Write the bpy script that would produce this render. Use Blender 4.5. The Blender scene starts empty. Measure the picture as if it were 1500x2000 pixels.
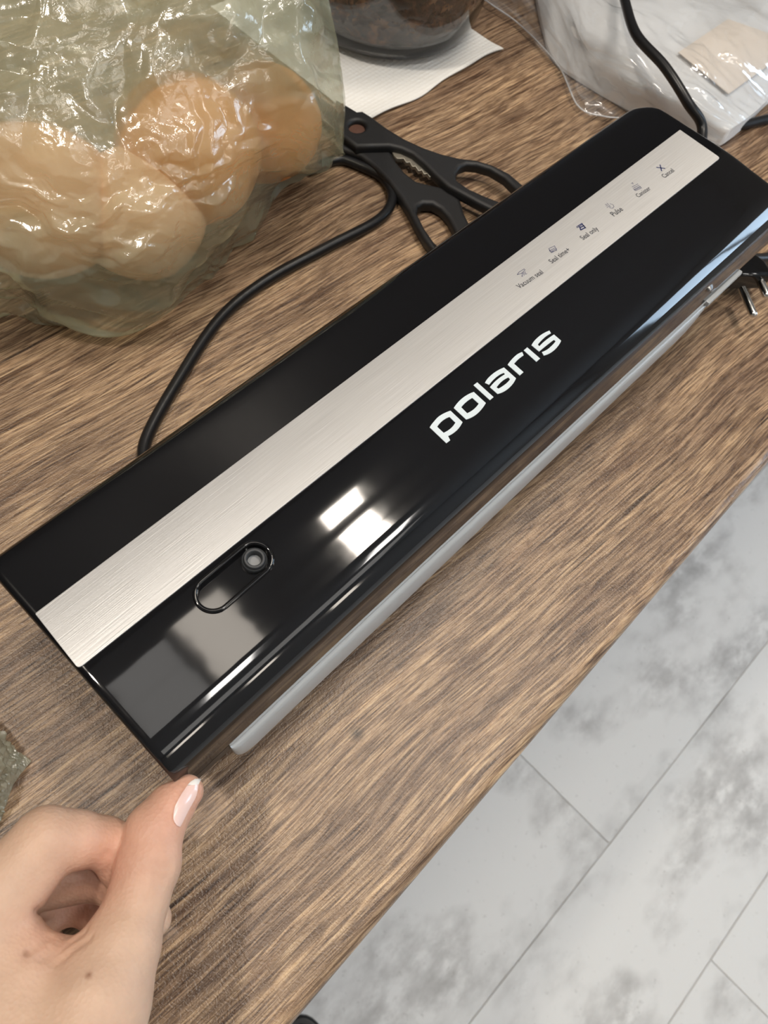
import bpy, bmesh, math, random
import numpy as np
from mathutils import Vector, Matrix, noise, geometry

random.seed(7)
SC = bpy.context.scene
COL = SC.collection
PI = math.pi

# ------------------------------------------------------------------ camera
# world: X runs along the sealer, Y to the back of the worktop, Z up, worktop top at z = 0
ROT = np.array([[0.6898, -0.6049, 0.3979], [-0.7167, -0.6486, 0.2563], [0.1031, -0.4620, -0.8809]])
EYE = np.array([0.0, 0.0, 0.31])
cam = bpy.data.objects.new('camera', bpy.data.cameras.new('camera'))
COL.objects.link(cam)
cam.data.sensor_fit = 'HORIZONTAL'
cam.data.sensor_width = 36.0
cam.data.lens = 36.0
cam.data.clip_start = 0.01
cam.data.dof.use_dof = True
cam.data.dof.focus_distance = 0.30
cam.data.dof.aperture_fstop = 28.0
_q, _r = np.linalg.qr(np.column_stack([ROT[:, 0], -ROT[:, 1], -ROT[:, 2]]))
_q = _q * np.sign(np.diag(_r))
cam.matrix_world = Matrix(((*_q[0], EYE[0]), (*_q[1], EYE[1]), (*_q[2], EYE[2]), (0, 0, 0, 1)))
SC.camera = cam

# ------------------------------------------------------------------ world, lamps, exposure
SC.view_settings.view_transform = 'Standard'
SC.view_settings.look = 'None'
SC.view_settings.gamma = 1.0
SC.view_settings.use_curve_mapping = False
SC.view_settings.exposure = -0.30
w = bpy.data.worlds.new('daylight')
SC.world = w
w.use_nodes = True
bg = w.node_tree.nodes['Background']
bg.inputs[0].default_value = (0.60, 0.79, 1.0, 1)
bg.inputs[1].default_value = 12.0


def area(name, loc, target, sx, sy, power, color):
    l = bpy.data.lights.new(name, 'AREA')
    l.shape = 'RECTANGLE'; l.size = sx; l.size_y = sy; l.energy = power; l.color = color
    o = bpy.data.objects.new(name, l); COL.objects.link(o)
    o.location = loc
    d = Vector(target) - Vector(loc)
    if abs(d.x) < 1e-6 and abs(d.y) < 1e-6:
        o.rotation_euler = (0, 0, 0)
    else:
        o.rotation_euler = d.to_track_quat('-Z', 'Y').to_euler()
    return o


WARM = (1.0, 0.90, 0.78)
NEUT = (1.0, 0.96, 0.91)
area('ceiling_lamp_key', (-0.40, 0.52, 1.68), (0.1, 0.12, 0), 0.10, 0.10, 14.0, WARM)
area('ceiling_lamp_row', (0.74, 0.10, 1.70), (0.74, 0.10, 0), 0.12, 0.40, 15, WARM)
area('ceiling_lamp_row', (0.29, 0.21, 1.70), (0.29, 0.21, 0), 0.14, 0.40, 1.8, WARM)
area('ceiling_lamp_row', (0.10, 0.19, 1.70), (0.10, 0.19, 0), 0.17, 0.36, 0.55, NEUT)
area('ceiling_fill_panel', (0.25, -0.50, 1.70), (0.25, -0.50, 0), 0.15, 0.30, 6, NEUT)
area('ceiling_fill_panel', (0.85, -0.75, 1.70), (0.85, -0.75, 0), 0.16, 0.30, 6, NEUT)
area('ceiling_fill_panel', (0.50, -1.60, 1.70), (0.50, -1.60, 0), 1.20, 0.80, 9, NEUT)  # unseen wide panel, added as fill for the floor and front faces
for _x, _z in ((0.11, 1.08), (0.45, 1.02), (0.84, 0.85)):
    area('wall_lamp', (_x, -2.3, _z), (_x, -0.8, 0.6), 0.13, 0.30, 2.4, WARM)


# ------------------------------------------------------------------ helpers
def at(px, py, z=0.0):
    """Point of the photograph's ray through pixel (px, py) at height z."""
    d = ROT @ np.array([px - 750.0, py - 1000.0, 1500.0])
    t = (z - EYE[2]) / d[2]
    return Vector(EYE + d * t)


def link(o, parent=None):
    COL.objects.link(o)
    if parent is not None:
        o.parent = parent
    return o


def tag(o, label=None, cat=None, group=None, kind=None):
    if label: o['label'] = label
    if cat: o['category'] = cat
    if group: o['group'] = group
    if kind: o['kind'] = kind
    return o


def empty(name, loc, label, cat, group=None):
    o = bpy.data.objects.new(name, None)
    o.empty_display_size = 0.01
    link(o); o.location = loc
    return tag(o, label, cat, group)


def obj(name, verts, faces, mat, parent=None, smooth=True, angle=None):
    me = bpy.data.meshes.new(name)
    me.from_pydata([tuple(v) for v in verts], [], [tuple(f) for f in faces])
    me.update()
    return finish(name, me, mat, parent, smooth, angle)


def finish(name, me, mat, parent=None, smooth=True, angle=None):
    me.materials.clear()
    me.materials.append(mat)
    if smooth:
        me.polygons.foreach_set('use_smooth', [True] * len(me.polygons))
        if angle: me.set_sharp_from_angle(angle=math.radians(angle))
    o = link(bpy.data.objects.new(name, me), None)
    if parent is not None:
        o.parent = parent
        o.matrix_parent_inverse = Matrix.Translation(-parent.location)
    return o


def bm_obj(name, bm, mat, parent=None, smooth=True, angle=40):
    bmesh.ops.recalc_face_normals(bm, faces=bm.faces[:])
    me = bpy.data.meshes.new(name); bm.to_mesh(me); bm.free()
    return finish(name, me, mat, parent, smooth, angle)


def box_bm(x0, x1, y0, y1, z0, z1, bev=0.0, seg=2, bm=None):
    bm = bm or bmesh.new()
    r = bmesh.ops.create_cube(bm, size=1.0)
    for v in r['verts']:
        v.co = Vector(((x0 + x1) / 2 + v.co.x * (x1 - x0), (y0 + y1) / 2 + v.co.y * (y1 - y0), (z0 + z1) / 2 + v.co.z * (z1 - z0)))
    if bev > 0:
        es = list({e for v in r['verts'] for e in v.link_edges})
        bmesh.ops.bevel(bm, geom=es, offset=bev, segments=seg, affect='EDGES', profile=0.5)
    return bm


def catmull(pts, n):
    """n points along a Catmull-Rom spline through pts."""
    P = np.array([tuple(p) for p in pts], float)
    P = np.vstack([2 * P[0] - P[1], P, 2 * P[-1] - P[-2]])
    m = len(P) - 3
    t = np.linspace(0, m - 1e-9, n); i = t.astype(int); f = (t - i)[:, None]
    a, b, c, d = P[i], P[i + 1], P[i + 2], P[i + 3]
    return 0.5 * ((2 * b) + (c - a) * f + (2 * a - 5 * b + 4 * c - d) * f ** 2 + (3 * b - a - 3 * c + d) * f ** 3)


def tube_mesh(path, r, seg=12, caps=True):
    P = np.array(path); n = len(P)
    rr = np.full(n, r) if np.isscalar(r) else np.array(r)
    T = np.gradient(P, axis=0); T /= np.linalg.norm(T, axis=1)[:, None]
    N = np.cross(T[0], [0, 0, 1.0])
    if np.linalg.norm(N) < 1e-3: N = np.cross(T[0], [0, 1.0, 0])
    N /= np.linalg.norm(N)
    V = []; F = []
    for i in range(n):
        N = N - T[i] * np.dot(N, T[i]); N /= np.linalg.norm(N)
        B = np.cross(T[i], N)
        for k in range(seg):
            a = 2 * PI * k / seg
            V.append(P[i] + rr[i] * (math.cos(a) * N + math.sin(a) * B))
    for i in range(n - 1):
        for k in range(seg):
            k2 = (k + 1) % seg
            F.append((i * seg + k, i * seg + k2, (i + 1) * seg + k2, (i + 1) * seg + k))
    if caps:
        F.append(tuple(range(seg))[::-1]); F.append(tuple((n - 1) * seg + k for k in range(seg)))
    return V, F


def lathe(prof, seg=48, center=(0, 0, 0)):
    V = []; F = []; n = len(prof)
    for k in range(seg):
        a = 2 * PI * k / seg
        for (r, z) in prof:
            V.append((center[0] + r * math.cos(a), center[1] + r * math.sin(a), center[2] + z))
    for k in range(seg):
        k2 = (k + 1) % seg
        for i in range(n - 1):
            F.append((k * n + i, k2 * n + i, k2 * n + i + 1, k * n + i + 1))
    return V, F


def prism(loops, z0, z1, bevel, res=3):
    """Solid of 2D outline loops (first outer, rest holes) with rounded edges, as a mesh."""
    cu = bpy.data.curves.new('outline', 'CURVE'); cu.dimensions = '2D'; cu.fill_mode = 'BOTH'
    for lp in loops:
        sp = cu.splines.new('POLY'); sp.points.add(len(lp) - 1); sp.use_cyclic_u = True
        for p, q in zip(sp.points, lp): p.co = (q[0], q[1], 0, 1)
    cu.extrude = max((z1 - z0) / 2 - bevel, 1e-5); cu.bevel_depth = bevel; cu.bevel_resolution = res
    if bevel > 0: cu.offset = -bevel
    o = bpy.data.objects.new('outline', cu); COL.objects.link(o)
    dg = bpy.context.evaluated_depsgraph_get()
    me = bpy.data.meshes.new_from_object(o.evaluated_get(dg))
    bpy.data.objects.remove(o); bpy.data.curves.remove(cu)
    for v in me.vertices: v.co.z += (z0 + z1) / 2
    return me


def smooth_loop(pts, n):
    P = list(pts) + [pts[0], pts[1], pts[2]]
    c = catmull([pts[-1]] + list(P[:len(pts) + 2]), (len(pts) + 2) * n)
    k0, k1 = n, None
    m = len(c); per = len(pts) + 2
    t = np.linspace(0, per, m)
    return [tuple(c[i]) for i in range(m) if 1.0 <= t[i] < 1.0 + len(pts) - 1e-6]


def sheet(ctrl, nu, nv):
    """Smooth grid through a net of control points (rows of 3D points)."""
    rows = np.array([catmull(r, nu) for r in ctrl])            # rows x nu x 3
    return np.stack([catmull(rows[:, j], nv) for j in range(nu)], axis=1)   # nv x nu x 3


def grid_faces(nv, nu, off=0, flip=False):
    i = np.arange(nv - 1)[:, None] * nu + np.arange(nu - 1)[None, :] + off
    q = np.stack([i, i + 1, i + nu + 1, i + nu], -1).reshape(-1, 4)
    return q[:, ::-1] if flip else q


def grid_normals(G):
    du = np.gradient(G, axis=1); dv = np.gradient(G, axis=0)
    n = np.cross(du, dv); l = np.linalg.norm(n, axis=2, keepdims=True)
    return n / np.maximum(l, 1e-12)


# ------------------------------------------------------------------ materials
def mat(name):
    m = bpy.data.materials.new(name); m.use_nodes = True
    return m, m.node_tree.nodes, m.node_tree.links, m.node_tree.nodes['Principled BSDF']


def simple(name, color, rough=0.5, metal=0.0, spec=0.5, coat=0.0):
    m, N, L, b = mat(name)
    b.inputs['Base Color'].default_value = (*color, 1); b.inputs['Roughness'].default_value = rough
    b.inputs['Metallic'].default_value = metal; b.inputs['Specular IOR Level'].default_value = spec
    b.inputs['Coat Weight'].default_value = coat
    return m


def nd(N, t, **kw):
    n = N.new(t)
    for k, v in kw.items():
        if k in n.inputs: n.inputs[k].default_value = v
        else: setattr(n, k, v)
    return n


def ramp(N, stops):
    r = N.new('ShaderNodeValToRGB'); e = r.color_ramp.elements
    while len(e) > 1: e.remove(e[0])
    e[0].position = stops[0][0]; e[0].color = (*stops[0][1], 1)
    for p, c in stops[1:]:
        x = e.new(p); x.color = (*c, 1)
    return r


def wood_material():
    m, N, L, b = mat('oak_laminate')
    tc = nd(N, 'ShaderNodeTexCoord')
    mp = nd(N, 'ShaderNodeMapping'); mp.inputs['Rotation'].default_value = (0, 0, math.radians(4.5))
    L.new(tc.outputs['Object'], mp.inputs[0])
    # slow bend of the grain
    wn = nd(N, 'ShaderNodeTexNoise', Scale=5.0, Detail=2.0)
    L.new(mp.outputs[0], wn.inputs['Vector'])
    wsub = nd(N, 'ShaderNodeVectorMath', operation='SUBTRACT'); wsub.inputs[1].default_value = (0.5, 0.5, 0.5)
    L.new(wn.outputs['Color'], wsub.inputs[0])
    wmul = nd(N, 'ShaderNodeVectorMath', operation='MULTIPLY'); wmul.inputs[1].default_value = (0, 0.018, 0)
    L.new(wsub.outputs[0], wmul.inputs[0])
    wadd = nd(N, 'ShaderNodeVectorMath', operation='ADD')
    L.new(mp.outputs[0], wadd.inputs[0]); L.new(wmul.outputs[0], wadd.inputs[1])

    def streak(sx, sy, scale, detail=4.0, rough=0.6):
        s = nd(N, 'ShaderNodeVectorMath', operation='MULTIPLY'); s.inputs[1].default_value = (sx, sy, 1)
        L.new(wadd.outputs[0], s.inputs[0])
        t = nd(N, 'ShaderNodeTexNoise', Scale=scale, Detail=detail, Roughness=rough)
        L.new(s.outputs[0], t.inputs['Vector'])
        return t
    fine = streak(48, 950, 1.0, 5.0, 0.72)
    mid = streak(14, 300, 1.0, 4.0, 0.6)
    wide = streak(3, 40, 1.0, 3.0, 0.5)
    r1 = ramp(N, [(0.32, (0.075, 0.046, 0.034)), (0.43, (0.25, 0.165, 0.104)), (0.54, (0.42, 0.295, 0.185)), (0.66, (0.54, 0.40, 0.255))])
    L.new(fine.outputs[0], r1.inputs[0])
    r2 = ramp(N, [(0.34, (0.42, 0.36, 0.34)), (0.5, (0.92, 0.92, 0.92)), (0.68, (1.18, 1.15, 1.1))])
    L.new(mid.outputs[0], r2.inputs[0])
    r3 = ramp(N, [(0.36, (0.74, 0.70, 0.70)), (0.62, (1.12, 1.1, 1.06))])
    L.new(wide.outputs[0], r3.inputs[0])
    m1 = nd(N, 'ShaderNodeMix', data_type='RGBA', blend_type='MULTIPLY'); m1.inputs[0].default_value = 1
    L.new(r1.outputs[0], m1.inputs[6]); L.new(r2.outputs[0], m1.inputs[7])
    m2 = nd(N, 'ShaderNodeMix', data_type='RGBA', blend_type='MULTIPLY'); m2.inputs[0].default_value = 1
    L.new(m1.outputs[2], m2.inputs[6]); L.new(r3.outputs[0], m2.inputs[7])
    lines = streak(26, 520, 1.0, 2.5, 0.55)
    rl = ramp(N, [(0.435, (1, 1, 1)), (0.482, (0.50, 0.46, 0.44)), (0.500, (0.40, 0.36, 0.35)), (0.518, (0.50, 0.46, 0.44)), (0.565, (1, 1, 1))])
    L.new(lines.outputs[0], rl.inputs[0])
    ml = nd(N, 'ShaderNodeMix', data_type='RGBA', blend_type='MULTIPLY'); ml.inputs[0].default_value = .85
    L.new(m2.outputs[2], ml.inputs[6]); L.new(rl.outputs[0], ml.inputs[7])
    m2 = ml
    # rare dark cracks
    crack = streak(7, 260, 1.0, 2.0, 0.5)
    rc = ramp(N, [(0.27, (0.22, 0.20, 0.20)), (0.33, (1, 1, 1))])
    L.new(crack.outputs[0], rc.inputs[0])
    m3 = nd(N, 'ShaderNodeMix', data_type='RGBA', blend_type='MULTIPLY'); m3.inputs[0].default_value = 1
    L.new(m2.outputs[2], m3.inputs[6]); L.new(rc.outputs[0], m3.inputs[7])
    # the small knot in front of the sealer
    k = at(697, 1433, 0)
    ds = nd(N, 'ShaderNodeVectorMath', operation='DISTANCE'); ds.inputs[1].default_value = tuple(k)
    L.new(tc.outputs['Object'], ds.inputs[0])
    rk = ramp(N, [(0.0, (0.22, 0.23, 0.25)), (0.0012, (0.35, 0.35, 0.36)), (0.0030, (1, 1, 1))])
    L.new(ds.outputs['Value'], rk.inputs[0])
    m4 = nd(N, 'ShaderNodeMix', data_type='RGBA', blend_type='MULTIPLY'); m4.inputs[0].default_value = 1
    L.new(m3.outputs[2], m4.inputs[6]); L.new(rk.outputs[0], m4.inputs[7])
    L.new(m4.outputs[2], b.inputs['Base Color'])
    # relief: pores along the grain and the fine pressed worm pattern
    worm = nd(N, 'ShaderNodeTexNoise', Scale=620.0, Detail=1.0, Distortion=1.2)
    L.new(tc.outputs['Object'], worm.inputs['Vector'])
    wr = ramp(N, [(0.40, (0, 0, 0)), (0.60, (1, 1, 1))]); L.new(worm.outputs[0], wr.inputs[0])
    add = nd(N, 'ShaderNodeMath', operation='MULTIPLY_ADD'); add.inputs[1].default_value = 0.45
    L.new(wr.outputs[0], add.inputs[0]); L.new(fine.outputs[0], add.inputs[2])
    bp = nd(N, 'ShaderNodeBump', Strength=0.32, Distance=0.0005)
    L.new(add.outputs[0], bp.inputs['Height']); L.new(bp.outputs[0], b.inputs['Normal'])
    b.inputs['Roughness'].default_value = 0.30
    b.inputs['Specular IOR Level'].default_value = 0.55
    return m


def floor_material():
    m, N, L, b = mat('white_distressed_laminate')
    tc = nd(N, 'ShaderNodeTexCoord'); oi = nd(N, 'ShaderNodeObjectInfo')
    geo = nd(N, 'ShaderNodeNewGeometry')
    sc = nd(N, 'ShaderNodeMath', operation='MULTIPLY'); sc.inputs[1].default_value = 37.0
    L.new(oi.outputs['Random'], sc.inputs[0])
    cb = nd(N, 'ShaderNodeCombineXYZ'); L.new(sc.outputs[0], cb.inputs[0]); L.new(sc.outputs[0], cb.inputs[2])
    ad = nd(N, 'ShaderNodeVectorMath', operation='ADD')
    L.new(tc.outputs['Object'], ad.inputs[0]); L.new(cb.outputs[0], ad.inputs[1])

    def nz(scale, detail, rough, stretch=(1, 1, 1), dist=0.0):
        s = nd(N, 'ShaderNodeVectorMath', operation='MULTIPLY'); s.inputs[1].default_value = stretch
        L.new(ad.outputs[0], s.inputs[0])
        t = nd(N, 'ShaderNodeTexNoise', Scale=scale, Detail=detail, Roughness=rough, Distortion=dist)
        L.new(s.outputs[0], t.inputs['Vector']); return t
    big = nz(7.0, 3.0, 0.55, (0.7, 1.0, 1))
    small = nz(34.0, 5.0, 0.62, (0.6, 1.0, 1))
    spk = nz(110.0, 3.0, 0.6)
    rb = ramp(N, [(0.47, (0, 0, 0)), (0.68, (1, 1, 1))]); L.new(big.outputs[0], rb.inputs[0])
    rs = ramp(N, [(0.36, (0, 0, 0)), (0.70, (1, 1, 1))]); L.new(small.outputs[0], rs.inputs[0])
    mu = nd(N, 'ShaderNodeMath', operation='MULTIPLY'); L.new(rb.outputs[0], mu.inputs[0]); L.new(rs.outputs[0], mu.inputs[1])
    rp = ramp(N, [(0.64, (0, 0, 0)), (0.74, (0.5, 0.5, 0.5))]); L.new(spk.outputs[0], rp.inputs[0])
    mp = nd(N, 'ShaderNodeMath', operation='MULTIPLY'); L.new(rp.outputs[0], mp.inputs[0]); L.new(big.outputs[0], mp.inputs[1])
    mx = nd(N, 'ShaderNodeMath', operation='ADD', use_clamp=True); L.new(mu.outputs[0], mx.inputs[0]); L.new(mp.outputs[0], mx.inputs[1])
    col = ramp(N, [(0.0, (0.80, 0.80, 0.79)), (0.35, (0.60, 0.595, 0.585)), (1.0, (0.40, 0.395, 0.385))])
    L.new(mx.outputs[0], col.inputs[0]); L.new(col.outputs[0], b.inputs['Base Color'])
    b.inputs['Roughness'].default_value = 0.45
    return m


def bag_material(name, tint, transp, rough):
    m, N, L, b = mat(name)
    out = N['Material Output']
    tc = nd(N, 'ShaderNodeTexCoord')
    nz = nd(N, 'ShaderNodeTexNoise', Scale=260.0, Detail=3.0, Roughness=0.6, Distortion=0.5); L.new(tc.outputs['Object'], nz.inputs['Vector'])
    bp = nd(N, 'ShaderNodeBump', Strength=0.22, Distance=0.0012); L.new(nz.outputs[0], bp.inputs['Height'])
    tr = nd(N, 'ShaderNodeBsdfTransparent'); tr.inputs[0].default_value = (0.96, 0.97, 0.92, 1)
    tl = nd(N, 'ShaderNodeBsdfTranslucent'); tl.inputs[0].default_value = (*tint, 1)
    df = nd(N, 'ShaderNodeBsdfDiffuse'); df.inputs[0].default_value = (*tint, 1)
    gl = nd(N, 'ShaderNodeBsdfGlossy'); gl.inputs['Roughness'].default_value = rough
    fr = nd(N, 'ShaderNodeLayerWeight', Blend=0.5)
    for n in (tl, df, gl, fr): L.new(bp.outputs[0], n.inputs['Normal'])
    pw = nd(N, 'ShaderNodeMath', operation='POWER'); pw.inputs[1].default_value = 4.0; L.new(fr.outputs['Facing'], pw.inputs[0])
    a = nd(N, 'ShaderNodeMixShader'); a.inputs[0].default_value = 0.5
    L.new(tl.outputs[0], a.inputs[1]); L.new(df.outputs[0], a.inputs[2])
    c = nd(N, 'ShaderNodeMixShader'); c.inputs[0].default_value = transp
    L.new(a.outputs[0], c.inputs[1]); L.new(tr.outputs[0], c.inputs[2])
    fm = nd(N, 'ShaderNodeMath', operation='MULTIPLY_ADD', use_clamp=True); fm.inputs[1].default_value = 0.55; fm.inputs[2].default_value = 0.085
    L.new(pw.outputs[0], fm.inputs[0])
    d = nd(N, 'ShaderNodeMixShader')
    L.new(fm.outputs[0], d.inputs[0]); L.new(c.outputs[0], d.inputs[1]); L.new(gl.outputs[0], d.inputs[2])
    L.new(d.outputs[0], out.inputs['Surface'])
    return m


def film_material(name, haze):
    m, N, L, b = mat(name)
    out = N['Material Output']
    tc = nd(N, 'ShaderNodeTexCoord')
    nz = nd(N, 'ShaderNodeTexNoise', Scale=40.0, Detail=3.0, Roughness=0.5, Distortion=0.6); L.new(tc.outputs['Object'], nz.inputs['Vector'])
    bp = nd(N, 'ShaderNodeBump', Strength=0.35, Distance=0.004); L.new(nz.outputs[0], bp.inputs['Height'])
    tr = nd(N, 'ShaderNodeBsdfTransparent'); tr.inputs[0].default_value = (0.95, 0.96, 0.97, 1)
    df = nd(N, 'ShaderNodeBsdfDiffuse'); df.inputs[0].default_value = (0.85, 0.87, 0.9, 1)
    gl = nd(N, 'ShaderNodeBsdfGlossy'); gl.inputs['Roughness'].default_value = 0.12
    fr = nd(N, 'ShaderNodeLayerWeight', Blend=0.5)
    L.new(bp.outputs[0], gl.inputs['Normal']); L.new(bp.outputs[0], fr.inputs['Normal'])
    pw = nd(N, 'ShaderNodeMath', operation='POWER'); pw.inputs[1].default_value = 4.0; L.new(fr.outputs['Facing'], pw.inputs[0])
    a = nd(N, 'ShaderNodeMixShader'); a.inputs[0].default_value = haze
    L.new(tr.outputs[0], a.inputs[1]); L.new(df.outputs[0], a.inputs[2])
    fm = nd(N, 'ShaderNodeMath', operation='MULTIPLY_ADD', use_clamp=True); fm.inputs[1].default_value = 0.6; fm.inputs[2].default_value = 0.15
    L.new(pw.outputs[0], fm.inputs[0])
    d = nd(N, 'ShaderNodeMixShader')
    L.new(fm.outputs[0], d.inputs[0]); L.new(a.outputs[0], d.inputs[1]); L.new(gl.outputs[0], d.inputs[2])
    L.new(d.outputs[0], out.inputs['Surface'])
    return m


def steel_material():
    m, N, L, b = mat('brushed_steel')
    tc = nd(N, 'ShaderNodeTexCoord')
    s = nd(N, 'ShaderNodeVectorMath', operation='MULTIPLY'); s.inputs[1].default_value = (30, 3500, 1)
    L.new(tc.outputs['Object'], s.inputs[0])
    t = nd(N, 'ShaderNodeTexNoise', Scale=1.0, Detail=2.0); L.new(s.outputs[0], t.inputs['Vector'])
    r = ramp(N, [(0.3, (0.58, 0.58, 0.58)), (0.7, (0.68, 0.68, 0.68))]); L.new(t.outputs[0], r.inputs[0])
    L.new(r.outputs[0], b.inputs['Base Color'])
    b.inputs['Metallic'].default_value = 0.82; b.inputs['Roughness'].default_value = 0.42
    b.inputs['Anisotropic'].default_value = 0.85
    tg = nd(N, 'ShaderNodeTangent', direction_type='RADIAL', axis='Z')
    cx = nd(N, 'ShaderNodeCombineXYZ'); cx.inputs[0].default_value = 1.0
    L.new(cx.outputs[0], b.inputs['Tangent'])
    bp = nd(N, 'ShaderNodeBump', Strength=0.08, Distance=0.0003); L.new(t.outputs[0], bp.inputs['Height']); L.new(bp.outputs[0], b.inputs['Normal'])
    return m


def skin_material():
    m, N, L, b = mat('skin')
    at_ = nd(N, 'ShaderNodeAttribute', attribute_name='tone')
    tc = nd(N, 'ShaderNodeTexCoord')
    nz = nd(N, 'ShaderNodeTexNoise', Scale=90.0, Detail=4.0, Roughness=0.6); L.new(tc.outputs['Object'], nz.inputs['Vector'])
    r = ramp(N, [(0.35, (0.93, 0.91, 0.90)), (0.65, (1.05, 1.04, 1.03))]); L.new(nz.outputs[0], r.inputs[0])
    mx = nd(N, 'ShaderNodeMix', data_type='RGBA', blend_type='MULTIPLY'); mx.inputs[0].default_value = 1
    L.new(at_.outputs['Color'], mx.inputs[6]); L.new(r.outputs[0], mx.inputs[7])
    L.new(mx.outputs[2], b.inputs['Base Color'])
    b.inputs['Subsurface Weight'].default_value = 0.25
    b.inputs['Subsurface Radius'].default_value = (1.0, 0.35, 0.2)
    b.inputs['Subsurface Scale'].default_value = 0.002
    b.inputs['Roughness'].default_value = 0.48
    b.inputs['Specular IOR Level'].default_value = 0.35
    fz = nd(N, 'ShaderNodeTexVoronoi', feature='F1', Scale=850.0); L.new(tc.outputs['Object'], fz.inputs['Vector'])
    bp = nd(N, 'ShaderNodeBump', Strength=0.22, Distance=0.0006); L.new(fz.outputs['Distance'], bp.inputs['Height'])
    L.new(bp.outputs[0], b.inputs['Normal'])
    return m


def bumpy(name, color, rough, scale, strength, dist, spec=0.4, kind='noise'):
    m, N, L, b = mat(name)
    b.inputs['Base Color'].default_value = (*color, 1); b.inputs['Roughness'].default_value = rough
    b.inputs['Specular IOR Level'].default_value = spec
    tc = nd(N, 'ShaderNodeTexCoord')
    t = nd(N, 'ShaderNodeTexNoise', Scale=scale, Detail=3.0) if kind == 'noise' else nd(N, 'ShaderNodeTexVoronoi', feature='F1', Scale=scale)
    if kind != 'noise' and kind == 'grid': t.inputs['Randomness'].default_value = 0.0
    L.new(tc.outputs['Object'], t.inputs['Vector'])
    bp = nd(N, 'ShaderNodeBump', Strength=strength, Distance=dist)
    L.new(t.outputs[0], bp.inputs['Height']); L.new(bp.outputs[0], b.inputs['Normal'])
    return m


M = dict(
    wood=wood_material(), floor=floor_material(), steel=steel_material(), skin=skin_material(),
    lid=bumpy('gloss_black_plastic', (0.006, 0.006, 0.007), 0.06, 22, 0.035, 0.004, 0.5),
    black=simple('satin_black_plastic', (0.012, 0.012, 0.013), 0.35),
    rubber=simple('dark_grey_rubber', (0.035, 0.038, 0.042), 0.55),
    portgrey=simple('grey_port_floor', (0.22, 0.23, 0.24), 0.5),
    gasket=simple('pale_grey_plastic', (0.43, 0.445, 0.45), 0.32),
    logo=simple('pale_print', (0.62, 0.70, 0.74), 0.45),
    ink=simple('grey_ink', (0.025, 0.028, 0.04), 0.6),
    blue=simple('blue_ink', (0.012, 0.022, 0.11), 0.6),
    chrome=simple('nickel', (0.75, 0.74, 0.72), 0.16, 1.0),
    cord=bumpy('black_cord_sheath', (0.010, 0.010, 0.011), 0.34, 300, 0.06, 0.001),
    handle=bumpy('black_moulded_plastic', (0.014, 0.014, 0.015), 0.48, 2600, 0.25, 0.0003),
    teeth=simple('dull_steel', (0.38, 0.35, 0.29), 0.42, 0.8),
    rust=bumpy('rusty_rivet', (0.10, 0.045, 0.03), 0.6, 900, 0.4, 0.001),
    blade=simple('blade_steel', (0.5, 0.5, 0.5), 0.3, 1.0),
    bag=bag_material('pale_green_bag_film', (0.60, 0.635, 0.46), 0.58, 0.16), bagback=bag_material('pale_green_bag_film_behind', (0.60, 0.63, 0.46), 0.72, 0.2),
    bag2=bag_material('grey_green_film', (0.62, 0.64, 0.52), 0.35, 0.22),
    film=film_material('clear_film', 0.10), filmedge=film_material('clear_film_edge', 0.55),
    white=bumpy('white_embossed_sheet', (0.78, 0.78, 0.78), 0.5, 520, 0.12, 0.0006, 0.3, 'grid'),
    beige=simple('cream_card', (0.80, 0.70, 0.60), 0.6),
    napkin=bumpy('white_embossed_paper', (0.80, 0.79, 0.76), 0.9, 330, 0.7, 0.0012, 0.1, 'grid'),
    orange=bumpy('orange_peel', (0.85, 0.36, 0.10), 0.45, 420, 0.3, 0.001),
    peach=bumpy('pale_orange_peel', (0.90, 0.52, 0.30), 0.5, 420, 0.3, 0.001),
    nail=simple('nail', (0.80, 0.58, 0.53), 0.22, 0, 0.5, 0.3),
    nailtip=simple('nail_free_edge', (0.86, 0.82, 0.78), 0.3),
    wall=simple('painted_wall', (0.45, 0.44, 0.42), 0.8),
    darkwall=simple('dark_tile', (0.035, 0.033, 0.032), 0.5),
    ceil=simple('ceiling_paint', (0.55, 0.55, 0.54), 0.9),
    cabinet=simple('grey_cabinet', (0.16, 0.15, 0.14), 0.5),
    slipper=bumpy('black_felt', (0.012, 0.012, 0.014), 0.9, 500, 0.3, 0.002),
)
_g, _N, _L, _b = mat('clear_glass')
_b.inputs['Transmission Weight'].default_value = 1.0; _b.inputs['Roughness'].default_value = 0.0; _b.inputs['IOR'].default_value = 1.45
_b.inputs['Base Color'].default_value = (0.97, 0.98, 0.98, 1)
M['glass'] = _g
_g, _N, _L, _b = mat('dark_pickled_leaves')
_tc = nd(_N, 'ShaderNodeTexCoord'); _n = nd(_N, 'ShaderNodeTexNoise', Scale=75.0, Detail=5.0, Roughness=0.65, Distortion=1.5); _L.new(_tc.outputs['Object'], _n.inputs['Vector'])
_r = ramp(_N, [(0.38, (0.008, 0.006, 0.005)), (0.53, (0.055, 0.024, 0.013)), (0.68, (0.20, 0.095, 0.048))]); _L.new(_n.outputs[0], _r.inputs[0])
_L.new(_r.outputs[0], _b.inputs['Base Color']); _b.inputs['Roughness'].default_value = 0.4
M['leaf'] = _g

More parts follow.
